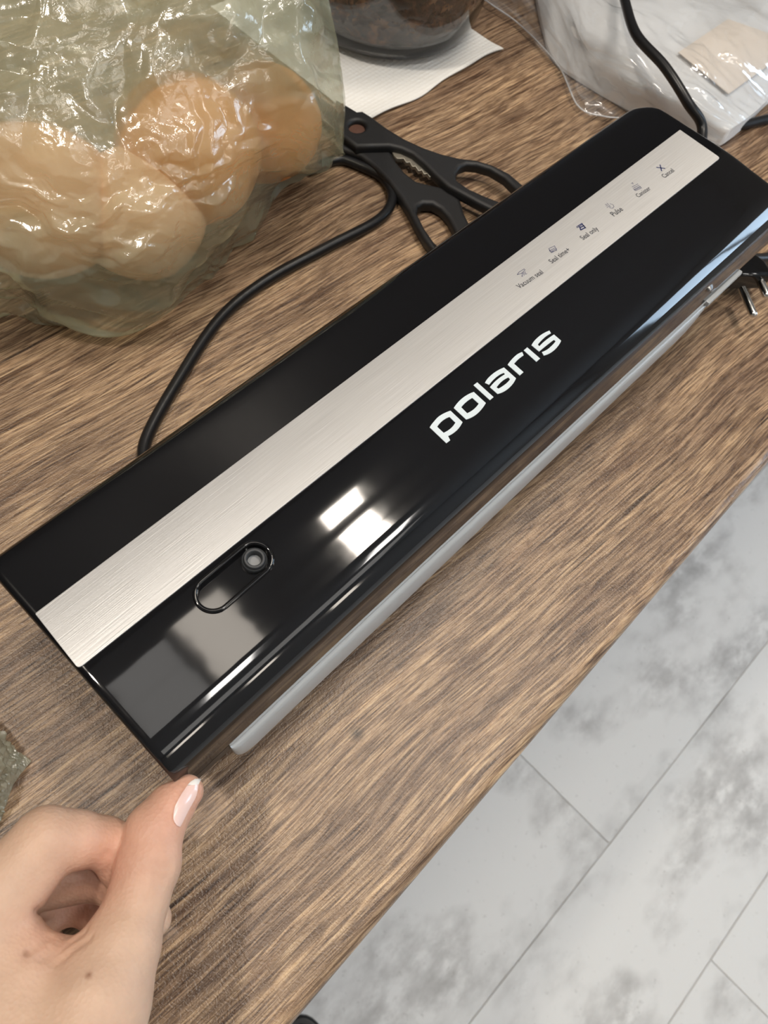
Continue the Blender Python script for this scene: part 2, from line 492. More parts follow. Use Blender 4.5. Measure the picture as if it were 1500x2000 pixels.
# ------------------------------------------------------------------ room shell
ZF, ZC = -0.88, 1.72
X0, X1, Y0, Y1 = -1.9, 2.7, -2.7, 0.62
floor = tag(bm_obj('floor', box_bm(X0, X1, Y0, Y1, ZF - 0.05, ZF - 0.003), M['floor'], None, False), kind='structure')
tag(bm_obj('ceiling', box_bm(X0, X1, Y0, Y1, ZC, ZC + 0.05), M['ceil'], None, False), kind='structure')
tag(bm_obj('wall_back', box_bm(X0, X1, Y1, Y1 + 0.05, ZF - 0.05, ZC + 0.05), M['darkwall'], None, False), kind='structure')
tag(bm_obj('wall_front', box_bm(X0, X1, Y0 - 0.05, Y0, ZF - 0.05, ZC + 0.05), M['wall'], None, False), kind='structure')
tag(bm_obj('wall_left', box_bm(X0 - 0.05, X0, Y0 - 0.05, Y1 + 0.05, ZF - 0.05, ZC + 0.05), M['wall'], None, False), kind='structure')
WY0, WY1, WZ0, WZ1 = -2.3, -1.05, 0.0, 1.0
bm = box_bm(X1, X1 + 0.05, Y0 - 0.05, WY0, ZF - 0.05, ZC + 0.05)
box_bm(X1, X1 + 0.05, WY1, Y1 + 0.05, ZF - 0.05, ZC + 0.05, bm=bm)
box_bm(X1, X1 + 0.05, WY0, WY1, ZF - 0.05, WZ0, bm=bm)
box_bm(X1, X1 + 0.05, WY0, WY1, WZ1, ZC + 0.05, bm=bm)
tag(bm_obj('wall_right', bm, M['wall'], None, False), kind='structure')
bm = box_bm(X1, X1 + 0.04, WY0, WY0 + 0.05, WZ0, WZ1)
box_bm(X1, X1 + 0.04, WY1 - 0.05, WY1, WZ0, WZ1, bm=bm)
box_bm(X1, X1 + 0.04, WY0, WY1, WZ0, WZ0 + 0.05, bm=bm)
box_bm(X1, X1 + 0.04, WY0, WY1, WZ1 - 0.05, WZ1, bm=bm)
box_bm(X1, X1 + 0.04, -1.68, -1.62, WZ0, WZ1, bm=bm)
tag(bm_obj('window_1', bm, simple('window_frame_white', (0.8, 0.8, 0.8), 0.4), None, False), kind='structure')

# floor planks: rows turned a degree against the worktop
FA = math.radians(-1.4)
PW, PL = 0.194, 1.28
me = bpy.data.meshes.new('plank')
bm = box_bm(0, PL - 0.0009, 0, PW - 0.0009, -0.008, 0, 0.0012, 1)
bm.to_mesh(me); bm.free(); me.materials.append(M['floor'])
pc = at(1190, 1647, ZF)                      # corner where a cross joint meets a long joint
ux = Vector((math.cos(FA), math.sin(FA), 0)); uy = Vector((-math.sin(FA), math.cos(FA), 0))
for row in range(-7, 3):
    off = {0: 0.0, -1: 0.53, -2: -0.015, -3: 0.7, 1: 0.6}.get(row, (row * 0.37) % 1.2)
    for k in (-1, 0):
        o = bpy.data.objects.new('plank', me); COL.objects.link(o)
        o.location = pc + ux * (off + k * PL) + uy * (row * PW)
        o.rotation_euler = (0, 0, FA)
        o.parent = floor

# ------------------------------------------------------------------ worktop and the cabinets below it
YE = -0.0237
prof = []
R = 0.006
TH = 0.038
for k in range(7):
    a = PI / 2 + (PI / 2) * k / 6
    prof.append((YE + R + R * math.cos(a), -R + R * math.sin(a)))
for k in range(7):
    a = PI + (PI / 2) * k / 6
    prof.append((YE + R + R * math.cos(a), -TH + R + R * math.sin(a)))
prof += [(Y1 - 0.002, -TH), (Y1 - 0.002, 0)]
n = len(prof)
V = [(X0 + 0.4, y, z) for y, z in prof] + [(X1 - 0.3, y, z) for y, z in prof]
F = [(i, (i + 1) % n, n + (i + 1) % n, n + i) for i in range(n)] + [tuple(range(n))[::-1], tuple(range(n, 2 * n))]
o = obj('worktop', V, F, M['wood'], None, True, 30)
tag(o, 'brown oak-grain laminate worktop with a rounded front edge over the pale floor', 'worktop')
cab = empty('base_cabinet', (0.5, 0.32, ZF), 'grey base cabinet standing under the brown worktop', 'cabinet')
bm_obj('body', box_bm(X0 + 0.42, X1 - 0.32, 0.06, Y1 - 0.004, ZF, -TH - 0.0005), M['cabinet'], cab, False)
for k in range(6):
    xa = X0 + 0.42 + k * 0.643
    d = bm_obj('door', box_bm(xa + 0.002, xa + 0.640, 0.041, 0.059, ZF + 0.10, -TH - 0.004, 0.001), M['cabinet'], cab, True)

# ------------------------------------------------------------------ vacuum sealer
seal = empty('vacuum_sealer', (0.19, 0.10, 0.0), 'long glossy black vacuum sealer with a silver control strip on the worktop', 'sealer')
LP = [(.1490, .030), (.1494, .040), (.1494, .058), (.1488, .0630), (.1470, .0668), (.1440, .0690), (.1400, .0699), (.130, .0700), (.115, .0700), (.100, .0700), (.0940, .0699),
      (.0900, .0697), (.0860, .0694), (.0820, .0690), (.0780, .0686), (.0740, .0683), (.0700, .0679), (.0673, .0677), (.0649, .0674), (.0633, .0670), (.0611, .0662), (.0591, .0651), (.0573, .0635),
      (.0557, .0617), (.0546, .0597), (.0538, .0575), (.0534, .0552), (.0533, .0525), (.0532, .0500), (.0530, .0470), (.0525, .0425)]
LPa = np.array(LP)


def bow(x):
    return .0024 * min(1.0, max(0.0, (x - .08) / .30)) ** 1.3


def zlid(y):
    return float(np.interp(y, LPa[::-1, 0], LPa[::-1, 1])) if y < 0.1494 else 0.05


def on_lid(px, py, up=0.0):
    z = 0.068
    for _ in range(60):
        p = at(px, py, z); z = 0.5 * z + 0.5 * (zlid(p.y) + up)
    return at(px, py, z)


dense = catmull([(y, z, 0) for y, z in LP], 90)[:, :2]
XL, XR, RC = -0.0007, 0.3858, 0.013
st = [(0, .0018), (.0003, .0009), (.0008, .00035), (.0016, 0)] + [(d, 0) for d in (.003, .005, .008, .011, .014)]
stations = [(XL + d, dz, d) for d, dz in st] + [(XL + .014 + k * (XR - XL - .028) / 30, 0, .014) for k in range(1, 30)] + [(XR - d, dz, d) for d, dz in st[::-1]]
V = []; F = []
for x, dz, d in stations:
    rc = .004 if x < .1 else RC; dd = min(d, rc); lim = 0.1494 - (rc - math.sqrt(max(rc * rc - (rc - dd) ** 2, 0)))
    for y, z in dense:
        if y > 0.12: y = 0.12 + (y - 0.12) * (lim - 0.12) / (0.1494 - 0.12)
        if y < .075: y -= bow(x) * min(1.0, max(0.0, (.066 - z) / .02))
        V.append((x, y, z - dz * (1 if z > .046 else 0.4)))
m_ = len(dense)
for i in range(len(stations) - 1):
    for k in range(m_):
        k2 = (k + 1) % m_
        F.append((i * m_ + k, i * m_ + k2, (i + 1) * m_ + k2, (i + 1) * m_ + k))
F.append(tuple(range(m_))); F.append(tuple((len(stations) - 1) * m_ + k for k in range(m_))[::-1])
lid = obj('lid', V, F, M['lid'], seal, True)
bm = bmesh.new(); bm.from_mesh(lid.data); bmesh.ops.recalc_face_normals(bm, faces=bm.faces[:]); bm.to_mesh(lid.data); bm.free()
tag(lid, 'glossy black lid with a rounded front')

# pocket with the suction port, in the plane that touches the lid there
c1 = on_lid(417, 1160); c2 = on_lid(497, 1092)
eu = (c2 - c1).normalized(); ey = Vector((0, 0.004, zlid(c2.y + .002) - zlid(c2.y - .002))).normalized()
en = eu.cross(ey).normalized(); ev = en.cross(eu).normalized()
half = (c2 - c1).length / 2; mid = (c1 + c2) / 2


def stadium(r, n=20):
    pts = []
    for k in range(n + 1):
        a = -PI / 2 + PI * k / n; pts.append((half + r * math.cos(a), r * math.sin(a)))
    for k in range(n + 1):
        a = PI / 2 + PI * k / n; pts.append((-half + r * math.cos(a), r * math.sin(a)))
    return pts


def loc(u, v, h): return mid + eu * u + ev * v + en * h


def stad_solid(rings):
    """rings: (radius, height) from bottom to top, closed with caps."""
    V = []; F = []; n = None
    for r, h in rings:
        s = stadium(r); n = len(s); V += [loc(u, v, h) for u, v in s]
    for i in range(len(rings) - 1):
        for k in range(n):
            k2 = (k + 1) % n; F.append((i * n + k, i * n + k2, (i + 1) * n + k2, (i + 1) * n + k))
    F.append(tuple(range(n))[::-1]); F.append(tuple((len(rings) - 1) * n + k for k in range(n)))
    return V, F


cutter = obj('cutter', *stad_solid([(.0052, -.0022), (.0052, .006)]), M['lid'], None, False)
md = lid.modifiers.new('pocket', 'BOOLEAN'); md.operation = 'DIFFERENCE'; md.object = cutter; md.solver = 'EXACT'
dg = bpy.context.evaluated_depsgraph_get()
nm = bpy.data.meshes.new_from_object(lid.evaluated_get(dg)); lid.modifiers.clear()
bpy.data.objects.remove(cutter)
nm.polygons.foreach_set('use_smooth', [True] * len(nm.polygons)); nm.set_sharp_from_angle(angle=math.radians(28))
lid.data = nm
ring = [loc(u, v, 0.0001) for u, v in stadium(.0059)]
rg, rf = tube_mesh([tuple(p) for p in ring + ring[:1]], .00085, 10, False)
obj('pocket_rim', rg, rf, M['lid'], seal)
# port: collar, rubber ring and the grey disc down inside the hole
pr = [(0.0044, -.0022), (0.0044, -.0006), (.0041, -.0002), (.0037, -.0004), (.0037, .0004), (.0034, .0008), (.0028, .0008), (.0024, .0003), (.0024, -.0022)]
V, F = lathe(pr, 40)
V = [loc(half + x, y, z) for x, y, z in V]
port = obj('suction_port', V, F, M['rubber'], seal, True, 50)
tag(port, 'dark grey rubber suction port ring')
V, F = lathe([(0, -.00205), (.0023, -.00205)], 32)
obj('port_disc', [loc(half + x, y, z) for x, y, z in V], F, M['portgrey'], port)

# silver strip
ZS = 0.0704
q = [at(68, 1198, ZS), at(153, 1306, ZS), at(1407, 308, ZS), at(1328, 253, ZS)]
loop = []
for i, p in enumerate(q):
    a, b2 = (q[i - 1] - p).normalized(), (q[(i + 1) % 4] - p).normalized()
    r = (.0005, .0016, .0018, .0006)[i]
    for k in range(6):
        t = k / 5; s0, s1 = p + a * r, p + b2 * r
        loop.append(((1 - t) ** 2 * s0 + 2 * t * (1 - t) * p + t ** 2 * s1)[:2])
me = prism([loop], ZS - .0009, ZS, .00012, 1)
strip = finish('control_strip', me, M['steel'], seal, True, 30)
tag(strip, 'brushed silver control strip with printed symbols')


def text_mesh(body):
    cu = bpy.data.curves.new('text', 'FONT'); cu.body = body; cu.size = 1.0; cu.extrude = 0.0; cu.resolution_u = 3; cu.offset = 0.008
    o = bpy.data.objects.new('text', cu); COL.objects.link(o)
    me = bpy.data.meshes.new_from_object(o.evaluated_get(bpy.context.evaluated_depsgraph_get()))
    bpy.data.objects.remove(o); bpy.data.curves.remove(cu)
    return me


def strip_part(name, me, m):
    o = finish(name, me, m, strip, False)
    return o


ZT = ZS + 0.00006
for body, a, b2 in (('Vacuum seal', (1015, 564), (1062, 533)), ('Seal time+', (1078, 515), (1115, 489)), ('Seal only', (1139, 469), (1170, 448)),
                    ('Pulse', (1199, 423), (1218, 410)), ('Canister', (1247, 386), (1272, 369)), ('Cancel', (1298, 348), (1318, 334))):
    me = text_mesh(body)
    pa, pb = at(*a, ZT), at(*b2, ZT)
    wd = max(v.co.x for v in me.vertices)
    d = pb - pa; s = d.length / wd; d.normalize(); e = Vector((-d.y, d.x, 0))
    for v in me.vertices:
        x, y = v.co.x * s, v.co.y * s * 1.15
        v.co = pa + d * x + e * y
    strip_part('key_name', me, M['ink'])


def ribbons(lines, wdt, m, name='key_symbol'):
    bm = bmesh.new()
    for ln in lines:
        P = [at(1000 + x / 4.286, 290 + y / 4.286, ZT) for x, y in ln]
        for a, b2 in zip(P, P[1:]):
            d = (b2 - a).normalized(); e = Vector((-d.y, d.x, 0)) * wdt / 2; d = d * wdt * .4
            bm.faces.new([bm.verts.new(p) for p in (a - e - d, b2 - e + d, b2 + e + d, a + e - d)])
    me = bpy.data.meshes.new(name); bm.to_mesh(me); bm.free()
    strip_part(name, me, m)


ribbons([[(44, 1056), (58, 1035), (102, 1008), (110, 1016), (80, 1045), (44, 1056)], [(88, 1042), (84, 1070)], [(97, 1036), (101, 1062)], [(108, 1030), (112, 1052), (126, 1048)], [(80, 1070), (90, 1068)]], .00022, M['blue'])
ribbons([[(308, 838), (356, 815), (374, 848), (330, 872), (308, 838)], [(330, 858), (372, 838)], [(308, 838), (318, 862)], [(326, 866), (374, 852)], [(316, 855), (358, 832)]], .00022, M['blue'])
ribbons([[(540, 655), (586, 625), (592, 634), (546, 664), (540, 655)], [(550, 652), (588, 630)]], .00028, M['blue'])
ribbons([[(566, 654), (576, 682)], [(594, 640), (616, 664)], [(574, 660), (602, 646)], [(578, 680), (614, 662)]], .0006, M['blue'])
ribbons([[(780, 466), (798, 470)], [(794, 456), (806, 466)], [(786, 480), (802, 478)], [(794, 494), (808, 486)], [(806, 470), (826, 486)], [(820, 462), (846, 470), (854, 486), (842, 500), (824, 498), (812, 484)]], .0002, M['blue'])
ribbons([[(1000, 292), (1010, 286), (1014, 298)], [(1004, 322), (1054, 296)], [(1012, 334), (1064, 306)], [(1020, 344), (1072, 316), (1084, 330), (1036, 352), (1020, 344)], [(1030, 346), (1076, 322)]], .00022, M['blue'])
ribbons([[(1212, 158), (1278, 166)], [(1240, 138), (1252, 186)]], .0006, M['blue'])

# lettering on the lid, a thin raised print that follows the curve
LET = dict(
    p=[[(100, 1058), (135, 1008), (200, 942), (310, 890), (432, 1005), (390, 1070), (340, 1115), (285, 1145), (307, 1188), (268, 1218)], [(175, 1052), (230, 990), (300, 952), (360, 1010), (310, 1070), (240, 1113)]],
    o=[[(343, 862), (400, 790), (470, 735), (545, 700), (667, 812), (610, 890), (545, 945), (468, 978)], [(418, 855), (470, 800), (530, 760), (595, 818), (545, 875), (478, 915)]],
    l=[[(542, 632), (580, 603), (745, 752), (708, 783)]],
    a=[[(658, 608), (690, 560), (760, 500), (850, 453), (972, 562), (930, 630), (860, 690), (785, 720), (708, 652), (760, 595), (815, 550), (860, 522), (850, 507), (800, 530), (745, 575), (700, 628)], [(775, 655), (830, 592), (895, 553), (912, 572), (870, 617), (795, 667)]],
    r=[[(887, 425), (930, 370), (985, 320), (1035, 297), (1048, 330), (1000, 365), (952, 415), (1047, 500), (1010, 533)]],
    i=[[(1050, 280), (1085, 250), (1215, 362), (1178, 395)]],
    s=[[(1128, 228), (1165, 175), (1230, 120), (1310, 80), (1325, 108), (1262, 148), (1192, 222), (1208, 238), (1270, 180), (1355, 120), (1428, 183), (1385, 250), (1320, 305), (1252, 332), (1233, 297), (1300, 262), (1372, 188), (1355, 173), (1290, 222), (1205, 292)]])
V = []; F = []
for ch, loops in LET.items():
    dl = []
    for lp in loops:
        out = []; n_ = len(lp)
        Pn = [np.array(p, float) for p in lp]

        def smooth_at(i):
            u, v = Pn[i] - Pn[i - 1], Pn[(i + 1) % n_] - Pn[i]
            return (u @ v) / (np.linalg.norm(u) * np.linalg.norm(v)) > .80
        for i in range(n_):
            a, b2 = Pn[i], Pn[(i + 1) % n_]; L_ = np.linalg.norm(b2 - a)
            ta = (b2 - Pn[i - 1]) if smooth_at(i) else (b2 - a)
            tb = (Pn[(i + 2) % n_] - a) if smooth_at((i + 1) % n_) else (b2 - a)
            if not smooth_at(i) and smooth_at((i + 1) % n_): ta = 2 * (b2 - a) - tb / np.linalg.norm(tb) * L_
            if smooth_at(i) and not smooth_at((i + 1) % n_): tb = 2 * (b2 - a) - ta / np.linalg.norm(ta) * L_
            ta = ta / np.linalg.norm(ta) * L_; tb = tb / np.linalg.norm(tb) * L_
            k = max(1, int(L_ / 14))
            for m in range(k):
                t = m / k
                out.append(tuple((2 * t ** 3 - 3 * t ** 2 + 1) * a + (t ** 3 - 2 * t ** 2 + t) * ta + (3 * t ** 2 - 2 * t ** 3) * b2 + (t ** 3 - t ** 2) * tb))
        dl.append(out)
    flat = [p for lp in dl for p in lp]
    tris = geometry.tessellate_polygon([[Vector((x, y, 0)) for x, y in lp] for lp in dl])
    b0 = len(V); nn = len(flat)
    top = [on_lid(820 + x / 5.172, 630 + y / 5.172, .00022) for x, y in flat]
    V += top + [p - Vector((0, 0, .0004)) for p in top]
    for t in tris:
        F.append(tuple(b0 + i for i in t)); F.append(tuple(b0 + nn + i for i in t[::-1]))
    k0 = 0
    for lp in dl:
        for k in range(len(lp)):
            a, b2 = k0 + k, k0 + (k + 1) % len(lp)
            F.append((b0 + a, b0 + b2, b0 + nn + b2, b0 + nn + a))
        k0 += len(lp)
me = bpy.data.meshes.new('logo'); me.from_pydata([tuple(v) for v in V], [], F); me.update()
bm = bmesh.new(); bm.from_mesh(me); bmesh.ops.recalc_face_normals(bm, faces=bm.faces[:]); bm.to_mesh(me); bm.free()
o = finish('logo', me, M['logo'], seal, False)
tag(o, 'pale blue-white lettering on the lid')

# base, front tray strip, feet
def lift(y, z, dz=0.0):
    return y * (.31 - z - dz) / (.31 - z), z + dz


bp_ = [(.0526, .0412), (.0523, .0362), (.0600, .0345), (.0780, .0320), (.0780, .0055), (.0800, .0040), (.1440, .0040), (.1465, .0060), (.1475, .0285), (.0600, .0405)]
bp_[0], bp_[1] = lift(*bp_[0]), lift(*bp_[1])
n = len(bp_)
V = [(XL + .003, y, z) for y, z in bp_] + [(XR - .003, y, z) for y, z in bp_]
F = [(i, (i + 1) % n, n + (i + 1) % n, n + i) for i in range(n)] + [tuple(range(n))[::-1], tuple(range(n, 2 * n))]
obj('base', V, F, M['black'], seal, False)
sp = [(.0545, .0421), (.0525, .0421), (.0520, .0414), (.0520, .0402), (.0525, .0397), (.0525, .0390), (.0516, .0386), (.0508, .0380), (.0502, .0365), (.0496, .0320), (.0492, .0270), (.0493, .0250), (.0500, .0238), (.0520, .0232), (.0552, .0232)]
xs = [(.0198, .62), (.0200, .45), (.0206, .30), (.0216, .18), (.0232, .08), (.0255, .02), (.028, 0)] + [(.028 + k * .0284, 0) for k in range(1, 11)] + [(.3185, .03), (.325, .12), (.330, .25), (.3335, .42), (.3355, .62)]
n = len(sp); V = []; F = []
for x, sh in xs:
    for y, z in sp:
        zz = z + (.0405 - z) * sh * (1 if z < .0405 else 0.2)
        V.append((x * .982, y + (.0523 - y) * sh - bow(x) * min(1, max(0, (z - .024) / .018)), zz))
for i in range(len(xs) - 1):
    for k in range(n):
        k2 = (k + 1) % n; F.append((i * n + k, i * n + k2, (i + 1) * n + k2, (i + 1) * n + k))
F += [tuple(range(n))[::-1], tuple((len(xs) - 1) * n + k for k in range(n))]
o = obj('front_trim', V, F, M['gasket'], seal, True, 35); tag(o, 'pale grey plastic strip under the lid')
bm = box_bm(.322, .3550, .0484, .0520, .0388, .0418, .0008, 2)
bm_obj('trim_tail', bm, M['gasket'], seal)
for x in (.03, .355):
    for y in (.086, .138):
        V, F = lathe([(0, .0045), (.006, .0045), (.006, .0004), (.0055, 0), (0, 0)], 20, (x, y, 0))
        obj('foot', V, F, M['rubber'], seal, True, 40)

# ------------------------------------------------------------------ cords and plug
CR = 0.0029


def cord(name, pts, label, r=CR, n=120):
    V, F = tube_mesh(catmull(pts, n), r, 14)
    c = Vector(pts[0])
    o = obj(name, V, F, M['cord']); return tag(o, label, 'cord')


zc = CR
cord('black_cable', [(.066, .151, .014), (.068, .160, .008), (.0745, .1755, .004)] + [tuple(at(x, y, zc)) for x, y in ((285, 860), (350, 740), (430, 622), (520, 548), (640, 482), (738, 430), (766, 388), (750, 350), (708, 326), (660, 312))] + [(.268, .2755, zc)],
     'black cord curving from behind the sealer towards the plastic bag')
cord('black_cable', [(.80, .600, .0032), (.76, .50, .0032), (.70, .430, .0032), (.62, .385, .012), (.555, .330, .036), tuple(at(1205, -60, .044)), tuple(at(1220, 0, .047)), tuple(at(1243, 68, .049)), tuple(at(1298, 130, .048)), tuple(at(1343, 200, .041)), tuple(at(1372, 258, .029)), (.412, .108, .020), (.400, .104, .020), (.386, .1035, .020)],
     'black cord crossing the clear pack of white sheets behind the sealer', .0030)
cord('black_cable', [tuple(at(1425, 246, .0032)), tuple(at(1445, 245, .0032)), tuple(at(1475, 238, .0032)), tuple(at(1520, 225, .0032)), tuple(at(1600, 190, .0032)), tuple(at(1700, 160, .0032)), (.80, .20, .0032), (.95, .34, .0032), (1.02, .600, .0032)],
     'black cord running off the right edge beside the clear pack', .0030, 60)

p1, p2 = at(1453, 572, .013), at(1480, 536, .013)
q1, q2 = at(1466, 602, .013), at(1490, 560, .013)
dirn = ((q1 - p1) + (q2 - p2)).normalized(); pm = (p1 + p2) / 2; side = (p2 - p1).normalized()
plug = empty('power_plug', (pm.x, pm.y, 0), 'black two-pin power plug with bright metal pins lying under the right front of the sealer', 'plug')
for a, b2 in ((p1, q1), (p2, q2)):
    d = (b2 - a).normalized(); ln = 0.017
    V, F = tube_mesh([tuple(a - d * .003), tuple(a), tuple(a + d * (ln - .0015)), tuple(a + d * (ln - .0005)), tuple(a + d * ln)], [.0022, .0022, .0022, .0018, .001], 16)
    obj('pin', V, F, M['chrome'], plug, True, 50)
bw = dirn.cross(Vector((0, 0, 1))).normalized()
out = [(-.0105, 0), (.0105, 0), (.0112, -.002), (.0105, -.010), (.006, -.0165), (-.006, -.0165), (-.0105, -.010), (-.0112, -.002)]
me = prism([[tuple((pm + bw * u + dirn * (v - .0015)).xy) for u, v in out]], .0065, .0185, .002)
finish('body', me, M['lid'], plug, True, 40)
cb0 = pm - dirn * .0172
V, F = tube_mesh(catmull([(cb0.x, cb0.y, .0125), (cb0.x + .004, cb0.y + .0008, .0120), (cb0.x + .03, cb0.y - .010, .006), (cb0.x + .09, cb0.y - .02, .0032), (cb0.x + .25, cb0.y - .01, .0032), (cb0.x + .50, cb0.y + .10, .0032), (cb0.x + .72, cb0.y + .34, .0032), (cb0.x + .78, .600, .0032)], 120), .003, 12)
obj('cable', V, F, M['cord'], plug)

# ------------------------------------------------------------------ scissors
sc_c = at(800, 330, 0)
sci = empty('scissors', (sc_c.x, sc_c.y, 0), 'black-handled kitchen scissors with toothed grips lying behind the sealer', 'scissors')


def c2w(pts, z): return [tuple(at(640 + x / 3.75, 180 + y / 3.75, z)) for x, y in pts]


A_out = [(60, 60), (115, 92), (215, 152), (255, 148), (330, 195), (430, 270), (560, 350), (700, 415), (830, 460), (960, 492), (1080, 505), (1200, 540), (1330, 605), (1430, 690), (1500, 800), (1500, 890), (1430, 940), (1330, 930), (1220, 880), (1100, 820), (1000, 765), (880, 700), (790, 620), (700, 530), (620, 462), (540, 425), (450, 405), (330, 408), (210, 412), (115, 340), (50, 290)]
A_hole = [(945, 655), (935, 610), (965, 560), (1020, 540), (1090, 545), (1190, 575), (1290, 635), (1375, 720), (1410, 800), (1370, 840), (1280, 820), (1150, 770), (1030, 715)]
B_out = [(60, 410), (120, 440), (240, 480), (350, 570), (440, 660), (530, 780), (590, 880), (640, 980), (700, 1085), (790, 1200), (890, 1270), (1000, 1270), (1060, 1200), (1070, 1090), (1040, 980), (1000, 900), (970, 800), (900, 740), (830, 706), (760, 692), (650, 665), (565, 600), (500, 520), (460, 440), (330, 400), (200, 330), (60, 300)]
B_hole = [(655, 900), (660, 850), (700, 828), (765, 830), (825, 865), (880, 930), (925, 1020), (950, 1110), (920, 1170), (850, 1170), (780, 1110), (710, 1010)]
P_hole = [(215 + 62 * math.cos(a), 262 + 44 * math.sin(a)) for a in np.linspace(0, 2 * PI, 20, endpoint=False)]


def xy(l): return [p[:2] for p in l]


me = prism([xy(c2w(A_out, .011)), xy(c2w(A_hole, .011)), xy(c2w(P_hole, .011))], .0056, .0125, .0022, 4)
ha = finish('handle', me, M['handle'], sci, True, 50)
me = prism([xy(c2w(B_out, .006)), xy(c2w(B_hole, .006))], .0004, .0078, .0024, 4)
hb = finish('handle', me, M['handle'], sci, True, 50)
tooth = [(470, 440), (560, 455), (640, 500), (720, 560), (780, 620), (745, 625), (728, 600), (705, 606), (690, 576), (665, 582), (642, 548), (618, 550), (602, 516), (575, 520), (556, 490), (510, 492), (485, 470)]
me = prism([xy(c2w(tooth, .0078))], .0060, .0084, .0002, 1)
o = finish('toothed_grip', me, M['teeth'], sci, False); tag(o, 'serrated metal grip between the handles')
pc_ = c2w([(215, 262)], .010)[0]
V, F = lathe([(0, .0095), (.006, .0093), (.0085, .0088), (.0085, .006)], 28, (pc_[0], pc_[1], 0))
o = obj('rivet', V, F, M['rust'], sci); tag(o, 'reddish brown rivet')
bd = (Vector(c2w([(115, 60)], .006)[0]) - Vector(c2w([(700, 500)], .006)[0])).normalized()
pv = Vector((pc_[0], pc_[1], 0)); bs = Vector((-bd.y, bd.x, 0))
for k, (za, off) in enumerate(((.0030, -.002), (.0056, .002))):
    lo = [pv + bd * .006 + bs * (off - .007), pv + bd * .006 + bs * (off + .007), pv + bd * .05 + bs * (off + .004), pv + bd * .062 + bs * off, pv + bd * .05 + bs * (off - .004)]
    me = prism([[tuple(p.xy) for p in lo]], za, za + .0018, .0003, 1)
    finish('blade', me, M['blade'], sci, False)

# ------------------------------------------------------------------ napkin and glass bowl
cA, cB = at(983, 97, .001), at(712, 243, .001)
dx = (cB - cA).normalized(); dy = Vector((-dx.y, dx.x, 0))
if dy.y < 0: dy = -dy
nu, nv = 70, 60
V = []
for j in range(nv):
    for i in range(nu):
        s, t = i / (nu - 1), j / (nv - 1)
        p = cA + dx * ((cB - cA).length * s) + dy * (0.150 * t)
        lift = .0024 * math.exp(-(t * .15 / .008) ** 2) * (0.35 + 0.65 * math.sin(s * 4.2 + .6) ** 2)
        p = p + dy * (.0012 * math.sin(s * 7) + .0008 * math.sin(s * 17)) * math.exp(-t * 9)
        V.append((p.x, p.y, .0006 + lift + .00018 * (math.sin(i * 1.9) * math.sin(j * 1.9))))
Vb = [(x, y, z - .0005) for x, y, z in V]
F = [tuple(f) for f in grid_faces(nv, nu)] + [tuple(f) for f in grid_faces(nv, nu, len(V), True)]
o = obj('paper_napkin', V + Vb, F, M['napkin'])
tag(o, 'white embossed paper napkin lying under the glass bowl', 'napkin')

BC = (0.4215, 0.3600, .0018)
bowl = empty('glass_bowl', BC, 'clear glass bowl of dark brown leaves standing on the white napkin', 'bowl')
gp = [(0, .0), (.050, .0), (.056, .0012), (.0605, .005), (.0640, .014), (.0690, .034), (.0735, .062), (.0760, .090), (.0768, .094), (.0760, .0955), (.0748, .094), (.0722, .062), (.0676, .035), (.0624, .0150), (.0575, .0068), (.050, .0038), (0, .0036)]
V, F = lathe(gp, 72, BC)
obj('glass', V, F, M['glass'], bowl)
lf = empty('leaf_mass', (BC[0], BC[1], BC[2] + .01), 'dark wet brown leaves filling the glass bowl', 'food')
tag(lf, kind=None)
cp = [(0, .0046), (.030, .0046), (.050, .0052), (.0605, .0158), (.0650, .0300), (.0682, .044), (.0708, .060), (.068, .070), (.045, .076), (.02, .079), (0, .080)]
V, F = lathe([tuple(p) for p in catmull([(a, b2, 0) for a, b2 in cp], 60)[:, :2]], 120)
V2 = []
for x, y, z in V:
    p = Vector((x, y, z)); k = noise.fractal(p * 70, 0.7, 2.0, 4) * .003 - .0016
    r = math.hypot(x, y)
    if r > 1e-5: p += Vector((x / r, y / r, 0)) * min(k, .0006)
    if z > .06: p.z += k * 1.6
    V2.append((p.x + BC[0], p.y + BC[1], p.z + BC[2]))
obj('packed_leaves', V2, F, M['leaf'], lf)
V = []; F = []
for k in range(520):
    a = random.uniform(PI * 0.85, PI * 2.1); z = random.uniform(.024, .078)
    r = float(np.interp(z, [c[1] for c in cp[3:8]], [c[0] for c in cp[3:8]])) - .0012
    if z > .069: r = random.uniform(.0, .062)
    c = Vector((BC[0] + r * math.cos(a), BC[1] + r * math.sin(a), BC[2] + z))
    t1 = Vector((-math.sin(a), math.cos(a), 0)); t2 = Vector((0, 0, 1)) if z < .069 else Vector((math.cos(a), math.sin(a), .3))
    th = random.uniform(0, PI); u = t1 * math.cos(th) + t2 * math.sin(th); v = -t1 * math.sin(th) + t2 * math.cos(th)
    L_, W_ = random.uniform(.004, .012), random.uniform(.001, .003); b0 = len(V); nrm = u.cross(v)
    for q_ in range(4):
        s = q_ / 3 - .5; wv = W_ * (1 - (2 * s) ** 2 * .8)
        bend = nrm * (.0012 * math.sin(q_ * 2 + k))
        V += [c + u * L_ * s + v * wv + bend, c + u * L_ * s - v * wv - bend * .5]
    for q_ in range(3): F.append((b0 + 2 * q_, b0 + 2 * q_ + 1, b0 + 2 * q_ + 3, b0 + 2 * q_ + 2))
_lm, _N, _L, _b = mat('brown_leaf')
_oi = nd(_N, 'ShaderNodeTexCoord'); _n = nd(_N, 'ShaderNodeTexNoise', Scale=120.0, Detail=1.0); _L.new(_oi.outputs['Object'], _n.inputs['Vector'])
